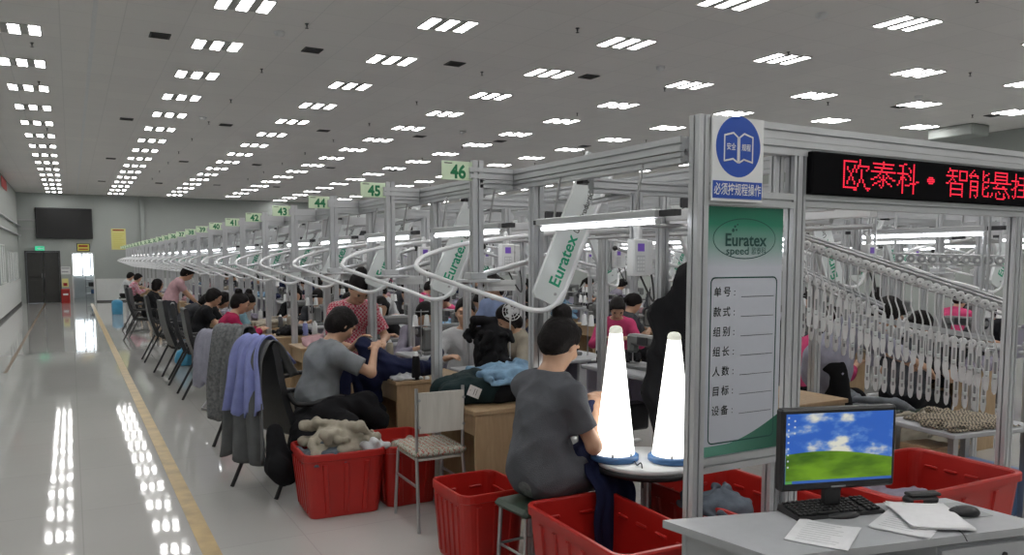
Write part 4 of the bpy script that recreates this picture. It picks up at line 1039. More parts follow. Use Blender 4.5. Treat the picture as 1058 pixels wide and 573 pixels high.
# round stool of the woman in the foreground
stp = [('seat', MB().box((-.145,-.15,.40),(.145,.15,.445),'green_seat',.02))]
for x in (-1,1):
    for y in (-1,1): stp.append(('leg', MB().tube([(x*.115,y*.115,.40),(x*.13,y*.13,0)], .011, 'steel', 8)))
stp.append(('stretcher', MB().tube([(-.122,-.122,.2),(.122,-.122,.2),(.122,.122,.2),(-.122,.122,.2)],.008,'steel',6,closed=True)))
thing('stool', 'dark green stool under the seated person in the grey tunic', 'stool', stp, (2.06,3.49,0), .08)

# ------------------------------------------------------------------ red bins
def rrect(w, l, r, n=5):
    p = []
    for sx_,sy_,a0 in ((1,1,0),(-1,1,PI/2),(-1,-1,PI),(1,-1,1.5*PI)):
        p += [(sx_*(w/2-r)+r*math.cos(a0+PI/2*i/n), sy_*(l/2-r)+r*math.sin(a0+PI/2*i/n)) for i in range(n+1)]
    return p
def mk_bin(w, l, h, mark=''):
    lv = [(w*.82,l*.84,.05,0),(w*.84,l*.86,.06,.01),(w*.955,l*.965,.065,h-.055),(w*.955,l*.965,.065,h-.05),(w,l,.07,h-.045),(w,l,.07,h-.008),(w*.985,l*.985,.065,h),(w*.925,l*.945,.06,h),(w*.915,l*.935,.06,h-.01),(w*.80,l*.82,.05,.03)]
    b = MB(); rings = []
    for ww,ll,r,z in lv:
        rings.append([(x,y,z) for x,y in rrect(ww,ll,r)])
    n = len(rings[0]); vs = [v for r in rings for v in r]
    b.add(vs, [(i*n+j,i*n+(j+1)%n,(i+1)*n+(j+1)%n,(i+1)*n+j) for i in range(len(rings)-1) for j in range(n)], 'red_plastic', False)
    b.add(rings[-1], [tuple(range(n))], 'red_plastic'); b.add(rings[0], [tuple(range(n))[::-1]], 'red_plastic')
    rb = MB()
    def wall(u0, side, top, bot, half_t, half_b):       # stiffening ribs on the long and short walls
        for f_ in u0:
            for s in (-1,1):
                if side == 'x': rb.add([(s*bot,f_*half_b-.018,.03),(s*bot,f_*half_b+.018,.03),(s*top,f_*half_t+.018,h-.07),(s*top,f_*half_t-.018,h-.07),(s*(bot+.012),f_*half_b-.012,.03),(s*(bot+.012),f_*half_b+.012,.03),(s*(top+.012),f_*half_t+.012,h-.07),(s*(top+.012),f_*half_t-.012,h-.07)],[(4,5,6,7),(0,1,5,4),(1,2,6,5),(2,3,7,6),(3,0,4,7)],'red_plastic')
                else: rb.add([(f_*half_b-.018,s*bot,.03),(f_*half_b+.018,s*bot,.03),(f_*half_t+.018,s*top,h-.07),(f_*half_t-.018,s*top,h-.07),(f_*half_b-.012,s*(bot+.012),.03),(f_*half_b+.012,s*(bot+.012),.03),(f_*half_t+.012,s*(top+.012),h-.07),(f_*half_t-.012,s*(top+.012),h-.07)],[(4,5,6,7),(0,1,5,4),(1,2,6,5),(2,3,7,6),(3,0,4,7)],'red_plastic')
    wall((-.72,-.36,0,.36,.72),'x', w*.477-.002, w*.42-.002, l*.42, l*.38)
    wall((-.6,0,.6),'y', l*.4825-.002, l*.43-.002, w*.42, w*.36)
    b.merge(rb)
    sl = MB()        # raised hand-slot ridges just inside the rim
    for f_ in (-.66,-.22,.22,.66):
        for s in (-1,1): sl.box((s*w*.447-.012,f_*l*.42-.04,h-.095),(s*w*.447+.004,f_*l*.42+.04,h-.08),'red_plastic',.004)
    for f_ in (-.5,.5):
        for s in (-1,1): sl.box((f_*w*.4-.04,s*l*.455-.008,h-.095),(f_*w*.4+.04,s*l*.455+.008,h-.08),'red_plastic',.004)
    b.merge(sl); return [('red_bin', b)]
BINS = [('red plastic bin behind the green stool, left of the seated person in the grey tunic',1.99,3.97,.42,.46,.43,0),
        ('large red bin with navy cloth hanging into it in front of the stool',2.15,2.90,.50,.84,.50,-.04),
        ('red bin heaped with beige cloth beside the person in the grey T-shirt',1.55,5.25,.56,.50,.435,-.05),
        ('red bin behind the school chair, half hidden by the bin of beige cloth',2.02,5.30,.42,.60,.43,0),
        ('red bin under the poster board between the frame posts',3.0,3.0,.62,.80,.50,0),
        ('long red bin at the right edge behind the monitor',3.905,2.62,1.07,.66,.57,-.02)]
for l_,x,y,w_,ln,h_,r_ in BINS: thing('red_bin', l_, 'bin', mk_bin(w_,ln,h_), (x,y,0), r_, 'red bins')
t_ = thing('storage_crate', 'dark blue plastic crate under the far table behind the hanging hangers', 'crate', [('crate_body', MB().box((-.25,-.18,0),(.25,.18,.30),'blue_plastic',.02)), ('crate_rim', MB().box((-.265,-.195,.29),(.265,.195,.32),'blue_plastic',.01))], (5.22,3.04,0), -.1)

# ------------------------------------------------------------------ white front desk and what is on it
A,D_,C_,B_ = (1.856,2.198),(3.02,1.858),(3.03,1.485),(1.93,1.735)
poly = [A,B_,C_,D_]
tp = MB().prism(poly,(0,0,.722),(1,0,0),(0,1,0),(0,0,1),.028,'grey_desk')
def inset(p, q): c_ = V((sum(a[0] for a in poly)/4, sum(a[1] for a in poly)/4)); return tuple(V(p)+(c_-V(p))*q)
pa,pb,pc_,pd = [inset(p,.10) for p in (A,B_,C_,D_)]
lp = MB().prism([pa,pb,(pb[0]+.025,pb[1]-.005),(pa[0]+.025,pa[1]-.005)],(0,0,0),(1,0,0),(0,1,0),(0,0,1),.722,'grey_desk')
mp = MB().prism([pa,(pa[0],pa[1]-.02),(pd[0],pd[1]-.02),pd],(0,0,.3),(1,0,0),(0,1,0),(0,0,1),.42,'grey_desk')
e0 = V(pc_)-V(pb); pe = V(pb)+e0*.60
pdp = MB().prism([tuple(pe),pc_,pd,tuple(V(pa)+(V(pd)-V(pa))*.60+V((0,-.02)))],(0,0,.05),(1,0,0),(0,1,0),(0,0,1),.66,'grey_desk')
un = e0.normalized(); fn = V((un.y,-un.x))
dfr = []
for z0_,z1_ in ((.52,.70),(.30,.505),(.07,.285)):
    q = [tuple(pe+un*.008+fn*.0), tuple(V(pc_)-un*.008), tuple(V(pc_)-un*.008+fn*.016), tuple(pe+un*.008+fn*.016)]
    dm = MB().prism(q,(0,0,z0_),(1,0,0),(0,1,0),(0,0,1),z1_-z0_,'grey_desk')
    m_ = (pe+V(pc_))/2+fn*.016; kb = MB().cyl((m_.x,m_.y,(z0_+z1_)/2),(m_.x+fn.x*.02,m_.y+fn.y*.02,(z0_+z1_)/2),.012,'steel',n=12)
    lk = MB().cyl((m_.x+un.x*.08,m_.y+un.y*.08,z1_-.04),(m_.x+un.x*.08+fn.x*.006,m_.y+un.y*.08+fn.y*.006,z1_-.04),.010,'dark_plastic',n=12)
    dfr.append(('drawer', dm, [('knob', kb), ('lock', lk)]))
thing('front_desk', 'light grey office desk in front of the frame carrying the monitor', 'desk', [('tabletop', tp), ('side_panel', lp), ('back_panel', mp), ('pedestal', pdp)] + dfr)
# monitor: width axis from the measured corners
ML = V((2.246,2.005)); MR = V((2.70,1.862)); ux = (MR-ML).normalized(); W_ = (MR-ML).length
MT = Matrix(((ux.x,-ux.y,0,ML.x),(ux.y,ux.x,0,ML.y),(0,0,1,0),(0,0,0,1)))      # local x along the screen, -y to the viewer
zb,zt = .846,1.154
ho = MB().box((0,0,zb),(W_,.045,zt),'dark_plastic',.008).box((.10,.04,zb+.05),(W_-.10,.075,zt-.05),'dark_plastic',.015)
ho.box((W_/2-.03,-.002,zb+.008),(W_/2+.03,.0,zb+.014),'grey_plastic')
s0,s1,sz,st_ = .017,W_-.017,zb+.030,zt-.018
sc_m = MB().box((s0,-.0015,sz),(s1,.0,st_),'screen_sky')
N = 30; hill = [(s0+(s1-s0)*i/N, sz+(st_-sz)*(.40+.06*math.sin(PI*(i/N*1.05+.12))-.05*(i/N)**2)) for i in range(N+1)]
for i in range(N): sc_m.add([(hill[i][0],-.002,sz),(hill[i+1][0],-.002,sz),(hill[i+1][0],-.002,hill[i+1][1]),(hill[i][0],-.002,hill[i][1])],[(0,1,2,3)],'screen_hill')
sc_m.box((s0,-.0026,sz),(s1,-.0021,sz+.010),'screen_bar'); sc_m.box((s0,-.003,sz),(s0+.028,-.0027,sz+.010),'screen_start')
for i in range(9): sc_m.box((s0+.006,-.0028,st_-.016-.023*i),(s0+.012,-.0022,st_-.010-.023*i),'screen_icon')
for i in range(3): sc_m.box((s0+.031,-.0028,st_-.028-.023*i),(s0+.037,-.0022,st_-.022-.023*i),'screen_icon')
sd = MB().box((W_/2-.035,.03,.775),(W_/2+.035,.06,zb+.08),'dark_plastic',.006); sb = MB().lathe([(.11,0),(.112,.006),(.10,.014),(.04,.02),(.03,.024)],'dark_plastic',(W_/2,.05,.750),28)
cbm = MB().tube([(W_/2+.05,.06,.86),(W_/2+.08,.11,.80),(W_/2+.03,.14,.757),(W_/2-.05,.15,.757)],.004,'dark_plastic',6,5)
mon = thing('monitor', 'black computer monitor showing a green hill under a blue sky', 'monitor', [('housing', ho), ('screen', sc_m), ('stand_neck', sd), ('stand_base', sb), ('cable', cbm)])
for c_ in mon.children: c_.data.transform(MT)
# keyboard
K0 = V((2.275,1.945)); K1 = V((2.64,1.850)); uk = (K1-K0).normalized(); KT = Matrix(((uk.x,-uk.y,0,K0.x),(uk.y,uk.x,0,K0.y),(0,0,1,.7505),(0,0,0,1)))
kw = (K1-K0).length; kb = MB().add([(0,0,0),(kw,0,0),(kw,.135,0),(0,.135,0),(.004,.004,.012),(kw-.004,.004,.012),(kw-.004,.131,.028),(.004,.131,.028)],[(3,2,1,0),(4,5,6,7),(0,1,5,4),(1,2,6,5),(2,3,7,6),(3,0,4,7)],'dark_plastic')
ky = MB(); nk = 18
for r in range(6):
    for c_ in range(nk):
        if c_ in (14,) or (r == 0 and 4 <= c_ <= 8 and c_ > 4): continue
        x0_ = .012+(kw-.024)*c_/nk; x1_ = x0_+(kw-.024)/nk*.84*(5.6 if (r == 0 and c_ == 4) else 1); y0_ = .012+.0195*r; z0_ = .0125+.0158*(y0_/.13)
        ky.box((x0_,y0_,z0_),(x1_,y0_+.0160,z0_+.009),'black_rubber',.0025)
kbo = thing('keyboard', 'black computer keyboard in front of the monitor', 'keyboard', [('case', kb), ('keys', ky)])
for c_ in kbo.children: c_.data.transform(KT)
# mouse, mat, stapler-like black box, papers
ms = SDF().ell((0,0,.012),(.032,.055,.022),k=.01).ell((0,-.012,.018),(.028,.036,.018),k=.01)
msm = sdf_mesh('mouse_shell', ms, .004, 'dark_plastic', cut=lambda X,Y,Z: .001-Z)
thing('computer_mouse', 'black computer mouse on the grey mat at the right of the desk', 'mouse', [('shell', msm), ('wheel', MB().cyl((-.003,.028,.030),(.003,.028,.030),.006,'grey_plastic',n=12)), ('cable', MB().tube([(0,.05,.012),(-.03,.10,.006),(-.10,.13,.005),(-.2,.10,.005),(-.30,.12,.005)],.002,'dark_plastic',6,5))], (2.868,1.690,.7525), .95)
thing('mouse_mat', 'grey mouse mat under the black mouse', 'mat', [('mouse_mat', B((-.11,-.085,0),(.11,.085,.0022),'grey_plastic',.0008))], (2.875,1.745,.7502), -.25)
hp_ = MB().box((-.065,-.028,0),(.065,.028,.028),'dark_plastic',.009); hp2 = MB().box((-.058,-.025,.030),(.075,.025,.042),'black_rubber',.006); hp3 = MB().box((-.05,-.0295,.008),(-.01,-.0275,.020),'red_plastic')
thing('card_reader', 'small black device with a red mark behind the papers beside the monitor', 'device', [('case', hp_), ('cover', hp2), ('mark', hp3)], (2.865,1.862,.753), -.35)
def paper(name, label, c_, w, l, r, z, nsh=1, seed=0, curl=.004, group='papers on the front desk', lines=True):
    rr = random.Random(seed); m = MB()
    for k in range(nsh):
        g = 10; a = rr.uniform(-.05,.05) if k else 0; ox,oy = (rr.uniform(-.006,.006),rr.uniform(-.006,.006)) if k else (0,0)
        vs = []; 
        for i in range(g+1):
            for j in range(g+1):
                x = (i/g-.5)*w; y = (j/g-.5)*l; zz = .0012*k + curl*((abs(i/g-.5)*2)**3*(.4+.6*j/g)) + .0003
                xx = x*math.cos(a)-y*math.sin(a)+ox; yy = x*math.sin(a)+y*math.cos(a)+oy; vs.append((xx,yy,zz))
        q = g+1
        m.add(vs,[(i*q+j,(i+1)*q+j,(i+1)*q+j+1,i*q+j+1) for i in range(g) for j in range(g)],'paper')
        m.add([(x,y,z_-.0006) for x,y,z_ in vs],[(i*q+j,i*q+j+1,(i+1)*q+j+1,(i+1)*q+j) for i in range(g) for j in range(g)],'paper')
    if lines:
        for i in range(9):
            y = -l*.38+l*.76*i/8; m.box((-w*.36,y,.0012*nsh+.0008),(w*.36*rr.uniform(.4,1),y+.0022,.0012*nsh+.0010),'grey_plastic')
    thing(name, label, 'paper', [(name, m)], (c_[0],c_[1],z), r, group)
paper('paper_sheet','printed paper sheets lying at the front left of the keyboard',(2.24,1.808),.20,.25,-1.05,.7504,3,1,.006)
paper('paper_stack','lower white paper stack with a clip between the loose sheets and the mouse',(2.60,1.735),.19,.26,-1.25,.7504,5,2,.003)
paper('paper_stack','upper blank white paper stack overlapping the clipped papers',(2.715,1.735),.21,.28,-.62,.7575,7,3,.004,lines=False)

# ------------------------------------------------------------------ inspection lamps on their round table
TX,TY,TZ = 2.615,3.235,.655
rt = [('tabletop', MB().lathe([(.0,.0),(.262,0),(.267,.006),(.267,.018),(.262,.024),(.0,.024)],'white_plastic',(0,0,TZ-.024),40)),
      ('edge_band', MB().lathe([(.24,-.03),(.27,-.03),(.27,0),(.24,0)],'dark_plastic',(0,0,TZ-.024),36)),
      ('pedestal', MB().cyl((0,0,.03),(0,0,TZ-.024),.028,'steel',n=16)), ('foot', MB().lathe([(.0,0),(.17,0),(.17,.01),(.05,.03),(.03,.035)],'dark_plastic',(0,0,0),28))]
thing('round_table', 'small round white table carrying the two glowing cone lamps', 'table', rt, (TX,TY,0))
def cone_lamp(label, x, y, h, r, z):
    b = MB().lathe([(r+.012,0),(r+.022,.006),(r+.022,.028),(r+.012,.034),(r+.002,.036)],'blue_plastic',n=36)
    sh_ = MB().lathe([(r,.036)] + [(r-(r-.034)*t,.036+(h-.075)*t) for t in [i/10 for i in range(1,11)]],'cone_lamp',n=32)
    cp = MB().lathe([(.0345,h-.04),(.035,h-.025),(.030,h-.010),(.020,h-.003),(.004,h)],'cap_glow',n=24)
    ps = [('base', b), ('lamp_shade', sh_), ('cap', cp)]
    ps += [('screw', MB().cyl((r*1.02*math.cos(a),r*1.02*math.sin(a),.034),(r*1.02*math.cos(a),r*1.02*math.sin(a),.05),.006,'steel',n=8)) for a in (-2.6,-1.6,-.6)]
    ps.append(('cord', MB().tube([(.0,-(r+.022),.012),(-.03,-(r+.06),.005),(-.05,-(r+.10),.02),(-.05,-(r+.11),-.1)],.0035,'dark_plastic',6,4)))
    thing('cone_lamp', label, 'lamp', ps, (x,y,z), .3)
cone_lamp('tall glowing white cone lamp on blue base, nearer the seated person in the grey tunic', 2.455,3.30,.705,.104,TZ)
cone_lamp('tall glowing white cone lamp on blue base, beside the corner post', 2.70,3.13,.675,.104,TZ)

# ------------------------------------------------------------------ people
def Pn(label, x, y, rz, **k): return person(label, (x,y,0), rz, **k)
woman = Pn('person in a grey short-sleeved tunic with hair in a bun, seated on the green stool', 2.11,3.49,-1.30, seat=.445, lean=(.06,.24), head=(.66,-.12), pole=(.55,-.30,-1), hands=((.10,.29,.82),(-.02,.34,.83)),
   top='f_greytunic', tunic=True, bottom='f_heather', hair='bun', vox=.0068, sc_=1.09, sleeve=.66, wide=.88, feet=((.13,.34,.085),(-.13,.36,.085)), wr=.011)
Pn('person in a grey T-shirt with short dark hair sewing navy cloth', 1.62,6.03,FX+.12, seat=.46, lean=(.16,.36), head=(.72,-.15), hands=((.17,.40,.95),(-.12,.40,.99)), top='f_greytee', bottom='f_black', hair='short', vox=.0075, sleeve=.72, wide=1.12, sc_=1.04, wr=.010)
Pn('person in a pink checked shirt standing and bending over the navy cloth', 2.12,6.80,PI+.10, stand=True, lean=(.22,.50), head=(.85,.05), hands=((.10,.40,.96),(-.14,.42,1.0)), top='f_pinkcheck', bottom='f_navy', hair='bun', vox=.009, sleeve=.8)
Pn('person in a magenta jacket sewing at an aisle desk', 1.63,10.50,FX, lean=(.22,.45), head=(.42,0), hands=((.12,.48,.80),(-.12,.50,.80)), top='f_magenta', sleeve=1.85, hair='bun', vox=.011)
Pn('person in a light blue top half hidden behind the person in magenta', 1.85,11.55,FX+.2, lean=(.35,.6), head=(.7,0), top='f_cyan', hair='bun', vox=.013)
Pn('person in a black T-shirt with bare forearms over an aisle desk', 1.60,12.5,FX-.05, lean=(.24,.46), head=(.45,0), hands=((.12,.45,.80),(-.12,.46,.82)), top='f_black', hair='short', vox=.012)
Pn('person in dark clothes leaning low over an aisle desk', 1.60,14.5,FX, lean=(.45,.95), head=(.95,0), hands=((.12,.55,.78),(-.12,.55,.78)), top='f_charcoal', sleeve=1.8, hair='bob', vox=.013)
Pn('person in dark red top bending behind the black T-shirt worker', 1.75,13.5,FX, lean=(.4,.8), head=(.8,0), hands=((.12,.5,.78),(-.12,.5,.78)), top='f_black', sleeve=1.8, hair='bob', vox=.013)['label'] = 'person in black with long sleeves, bent between the black T-shirt and the leaning worker'
Pn('person in a pale pink T-shirt standing bent at a far aisle desk', 1.62,16.3,FX, stand=True, lean=(.30,.62), head=(.75,0), hands=((.12,.5,.85),(-.12,.5,.85)), top='f_pink', bottom='f_charcoal', hair='short', vox=.013)
Pn('person in a black jacket seated sideways with face turned to the aisle', 1.42,18.6,FX-.35, lean=(.15,.42), head=(.25,-.75), hands=((.12,.45,.80),(-.12,.45,.80)), top='f_black', sleeve=1.85, hair='bob', vox=.013)
Pn('person in pink plaid seated far down the aisle', 1.55,26.6,FX, lean=(.2,.4), head=(.5,0), top='f_plaid', sleeve=1.8, hair='short', vox=.015, detail=False)
Pn('person in a pale top seated farthest down the aisle', 1.50,29.2,FX, lean=(.2,.4), head=(.5,0), top='f_white', sleeve=1.5, hair='short', vox=.015, detail=False)
Pn('person in a white shirt facing the camera across the second line of machines', 3.27,6.80,2.75, lean=(.10,.22), head=(.18,.1), hands=((.16,.40,.80),(-.16,.40,.80)), top='f_white', sleeve=1.7, hair='pony', vox=.009, sc_=1.02)
Pn('person in a light blue shirt standing behind the white shirted worker', 3.90,7.22,2.0, stand=True, lean=(.1,.25), head=(.6,0), hands=((.14,.34,.95),(-.14,.34,.95)), top='f_blueshirt', bottom='f_navy', hair='bob', vox=.011, sleeve=.9, sc_=.95)
Pn('person with loose dark hair in a cream top bent over a grey sewing table', 3.80,6.5,1.45, lean=(.15,.38), head=(.7,0), hands=((.12,.33,.86),(-.12,.33,.80)), top='f_cream', sleeve=.8, hair='bob', vox=.010)
Pn('person in a bright pink shirt working in the middle of the hall', 5.75,7.75,2.6, lean=(.25,.45), head=(.75,0), top='f_hotpink', sleeve=1.5, hair='short', vox=.012)
Pn('person in a white shirt and black trousers bending deeply behind the hangers', 5.08,4.12,-2.02, stand=True, lean=(.50,1.12), head=(.75,0), hands=((.16,.75,.85),(-.16,.75,.87)), top='f_lavender', sleeve=1.4, bottom='f_black', hair='short', vox=.010, wide=1.1, long_top=.05)
Pn('person in a pink top at the left edge of the opening behind the poster', 5.72,4.86,-1.9, lean=(.2,.4), head=(.5,0), top='f_hotpink', sleeve=1.5, hair='bob', vox=.012)
rp = random.Random(3)
FILL = [('f_black','bob'),('f_navy','bun'),('f_charcoal','pony'),('f_hotpink','short'),('f_white','bun'),('f_purplegrey','short')]
WORD = dict(f_black='black',f_navy='navy',f_charcoal='dark grey',f_hotpink='bright pink',f_white='white',f_purplegrey='grey')
base_p = []
for i,(tp_,hr) in enumerate(FILL):
    base_p.append((tp_, None, hr))
spots = []
for k in range(20):
    spots.append((5.08, 4.05+ST*(k+2), PI/2)); spots.append((6.15, 4.2+ST*k, FX)); spots.append((8.98+.65, 4.05+ST*k, PI/2)); spots.append((10.9, 4.05+ST*k, FX))
for i,(x,y) in enumerate(MID[1:]): spots.append((x+.33,y+.97,PI))
used = {}
for i,(x,y,r) in enumerate(spots):
    if rp.random() < (.30 if i < 80 else 0): continue
    if abs(x-5.08) < .1 and (y < 6.3): continue
    q = rp.choice([0,0,1,1,2,2,3,4,5]); tp_,hr = FILL[q]; lb = 'seated worker in a %s top in the lines across the hall' % WORD[tp_]
    if q not in used:
        used[q] = Pn(lb, x, y, r+rp.uniform(-.2,.2), lean=(rp.uniform(.15,.3),rp.uniform(.35,.6)), head=(rp.uniform(.4,.8),rp.uniform(-.2,.2)), top=tp_, sleeve=[.7,1.8][q%2], hair=hr, vox=.014, detail=False, group='workers across the hall in %s' % WORD[tp_])
    else: dup(used[q], (x,y,0), r+rp.uniform(-.25,.25), lb)
    sx_ = x; one('stool', bpy.data.meshes.get('far_stool') or MB().box((-.15,-.15,.415),(.15,.15,.455),'green_seat',.015).box((-.13,-.13,0),(-.105,-.105,.42),'steel').box((.105,-.13,0),(.13,-.105,.42),'steel').box((-.13,.105,0),(-.105,.13,.42),'steel').box((.105,.105,0),(.13,.13,.42),'steel').mesh('far_stool'), (x,y,0), 'dark stool under a worker in the lines across the hall', 'stool', 'stools across the hall')
for x,y,l_ in ((1.63,10.5,''),):
    pass
for x,y,l_ in ((3.27,6.80,'dark stool of the white shirted person facing the camera'),(1.85,11.55,'dark stool of the person in the light blue top'),(3.80,6.5,'dark stool of the person with loose dark hair'),(5.75,7.75,'dark stool of the person in bright pink'),(5.72,4.86,'dark stool of the person in the pink top behind the poster'),(1.60,14.5,None),(1.75,13.5,'dark stool of the person in long black sleeves'),(1.55,26.6,'dark stool of the person in pink plaid'),(1.5,29.2,'dark stool of the farthest person by the aisle')):
    if l_: one('stool', bpy.data.meshes['far_stool'], (x,y,0), l_, 'stool', None)

# ------------------------------------------------------------------ cloth, garments and small things
def garment(name, label, segs, m, loc=(0,0,0), rz=0, h=.010, seed=1, amp=.012, f=24, cat='clothing', cutz=None, group=None, extra=None):
    S = SDF()
    for a,b,ra,rb in segs: S.cone(a,b,ra,rb,.03)
    me = sdf_mesh(name, S, h, m, wr=(seed,amp,f), cut=(lambda X,Y,Z: cutz-Z) if cutz is not None else None)
    return thing(name, label, cat, [('fabric', me)] + extra if extra else [(name, me)], loc, rz, group)
# beige heap over the rim of the bin, dark garments beside it
heap('cloth_heap', 'crumpled beige knitwear heaped on the red bin', (1.57,5.27,.40), (.42,.34,.24), 'f_cream', 4, .009, 26)
heap('denim_cloth', 'dark grey denim bundle at the left of the bin under the beige knitwear', (1.42,5.17,.35), (.24,.30,.15), 'f_denim', 5, .009, 14)
heap('white_scrap', 'pale cloth scrap at the right rim of the bin of beige knitwear', (1.76,5.13,.39), (.20,.18,.12), 'f_white', 6, .008, 12)
heap('bin_cloth', 'cream cloth inside the half hidden red bin behind the school chair', (2.02,5.30,.22), (.32,.46,.17), 'f_cream', 7, .011, 16)
garment('navy_garment', 'navy garment held up by the person in the grey T-shirt and trailing onto the desk', [((2.02,6.05,1.0),(2.07,6.03,.80),.05,.09),((2.03,6.08,1.02),(2.18,6.0,.84),.06,.09),((2.18,6.0,.83),(2.40,5.95,.815),.085,.07),((2.40,5.95,.815),(2.62,6.05,.80),.07,.045),((2.60,6.05,.83),(2.70,6.12,.92),.04,.035),((2.06,6.02,.80),(2.09,6.04,.58),.085,.06)], 'f_navy', seed=9)
garment('black_garment', 'black garment lying across the lap of the person in the grey T-shirt', [((1.55,5.78,.56),(1.95,5.82,.60),.085,.08),((1.50,5.85,.52),(1.42,5.66,.40),.10,.09),((1.42,5.66,.42),(1.33,5.60,.22),.09,.07),((1.9,5.8,.6),(2.05,5.76,.45),.08,.06),((1.6,5.78,.55),(1.75,5.62,.50),.09,.07)], 'f_black', seed=10)
garment('maroon_bag', 'dark maroon cloth bag hanging beside the heaped red bin', [((1.20,5.58,.50),(1.22,5.50,.26),.05,.085),((1.22,5.50,.26),(1.24,5.50,.22),.09,.085)], 'f_black', seed=12)
heap('cream_cloth', 'cream cloth crumpled on the seat beside the armrest of the nearest office chair', (1.45,6.45,.47), (.30,.28,.22), 'f_cream', 8, .010, 16)
# thread cones on the second desk
for x,y,h_,l_ in ((2.36,5.80,.19,'tall black thread cone with a white top on the second wooden desk'),(2.56,5.84,.15,'shorter dark thread cone with a white top on the second wooden desk')):
    thing('thread_cone', l_, 'thread', [('thread', MB().lathe([(.032,0),(.036,.01),(.030,h_-.02),(.024,h_)],'f_black',n=18)), ('cone_tip', MB().lathe([(.020,h_),(.016,h_+.03),(.010,h_+.032)],'white_plastic',n=14))], (x,y,.75))
tcp = {}
for k in range(2,14):
    for q,(dx_,m_) in enumerate(((.42,('white_plastic','f_lilac','f_greyjkt')[k%3]),(.54,('f_greytee','white_plastic','f_cream')[k%3]))):
        l_ = '%s thread cone on the aisle desk below the number %d sign' % (('left','right')[q], 46-k)
        if m_ not in tcp: tcp[m_] = thing('thread_cone', l_, 'thread', [('thread', MB().lathe([(.034,0),(.038,.01),(.030,.15),(.024,.155)],m_,n=14)), ('cone_tip', MB().lathe([(.020,.155),(.012,.18)],'white_plastic',n=12))], (2.12+dx_,DY[k]+.09,.75), 0, 'thread cones on the aisle desks')
        else: dup(tcp[m_], (2.12+dx_,DY[k]+.09,.75), None, l_)
thing('cap_lid', 'small white cap lying on the second wooden desk between the thread cones', 'cap', [('cap_lid', MB().lathe([(.018,0),(.018,.018),(.012,.022),(.004,.022)],'white_plastic',n=16))], (2.45,5.79,.75))
heap('pale_cloth', 'flat pale cloth on the second wooden desk beside the navy garment', (2.28,5.86,.75), (.22,.16,.04), 'f_white', 14, .008, 8)
# pile on the nearest wood desk
tagm = MB().box((-.035,-.001,-.055),(.035,.001,.055),'paper',.0004).box((-.02,-.0018,.0),(.02,-.0012,.004),'black_ink').box((-.02,-.0018,-.02),(.02,-.0012,-.016),'black_ink').cyl((0,-.0018,.04),(0,.0018,.04),.005,'steel',n=8)
T_ = Matrix.Translation((-.105,-.170,.095)) @ Matrix.Rotation(-1.15,4,'Y') @ Matrix.Rotation(.25,4,'X')
garment('green_garment', 'dark green garment with a white paper tag on the nearest wood desk', [((-.22,-.05,.07),(.05,-.08,.08),.08,.085),((-.20,.1,.08),(.05,.12,.10),.085,.09),((-.1,0,.13),(.0,.05,.15),.06,.06),((.05,-.08,.06),(.16,-.06,.05),.06,.05)], 'f_dkgreen', (2.36,4.72,.75), 0, .009, 15, cutz=.003, extra=[('paper_tag', MB().merge(tagm, T_))])
heap('blue_cloth', 'crumpled light blue knitted cloth on top of the pile on the nearest wood desk', (2.60,4.70,.875), (.46,.36,.16), 'f_ltblue', 16, .008, 30)
garment('navy_bundle', 'black bundle with a white cord under the light blue cloth on the nearest desk', [((-.2,-.1,.06),(.2,-.1,.06),.065,.07),((-.2,.1,.06),(.2,.1,.06),.065,.07),((-.1,0,.08),(.18,0,.08),.06,.07)], 'f_black', (2.64,4.70,.75), 0, .010, 17, cutz=.003, extra=[('cord', MB().tube([(-.02,-.178,.09),(-.06,-.19,.05),(-.05,-.20,.01),(.02,-.215,.004)],.006,'white_plastic',8,5))])
# navy cloth from the lap of the woman into the big bin
S = SDF()
for a_,b_,ra,rb in (((2.44,3.50,.90),(2.46,3.46,.70),.035,.06),((2.40,3.48,.88),(2.40,3.42,.66),.03,.06),((2.30,3.44,.645),(2.50,3.42,.62),.055,.06),((2.46,3.46,.70),(2.52,3.40,.60),.05,.055),((2.36,3.40,.62),(2.37,3.32,.575),.06,.045),((2.44,3.40,.62),(2.46,3.31,.575),.06,.045)): S.cone(a_,b_,ra,rb,.03)
lap = sheet([(2.39,3.40,.65),(2.395,3.35,.625),(2.40,3.29,.585),(2.40,3.235,.50),(2.40,3.215,.36),(2.40,3.21,.16)], .27, 'f_navy', .008, 2.4, 77, .012, .15, 40, 6, (1,0,0), hem=.03)
thing('lap_cloth', 'navy cloth on the lap of the seated person hanging into the large red bin', 'clothing', [('fabric', sdf_mesh('fabric', S, .009, 'f_navy', wr=(18,.014,24))), ('hanging_panel', lap)])
heap('denim_trousers', 'folded dark blue denim hanging over the rim of the bin under the poster', (2.80,2.86,.44), (.26,.34,.14), 'f_denim', 19, .009, 16)
heap('denim_heap', 'dark denim garments lying inside the bin under the poster', (3.02,2.95,.16), (.44,.60,.24), 'f_charcoal', 20, .012, 22)
heap('grey_cloth', 'pale grey cloth inside the long red bin at the right', (3.72,2.64,.30), (.58,.46,.24), 'f_purplegrey', 21, .012, 22)
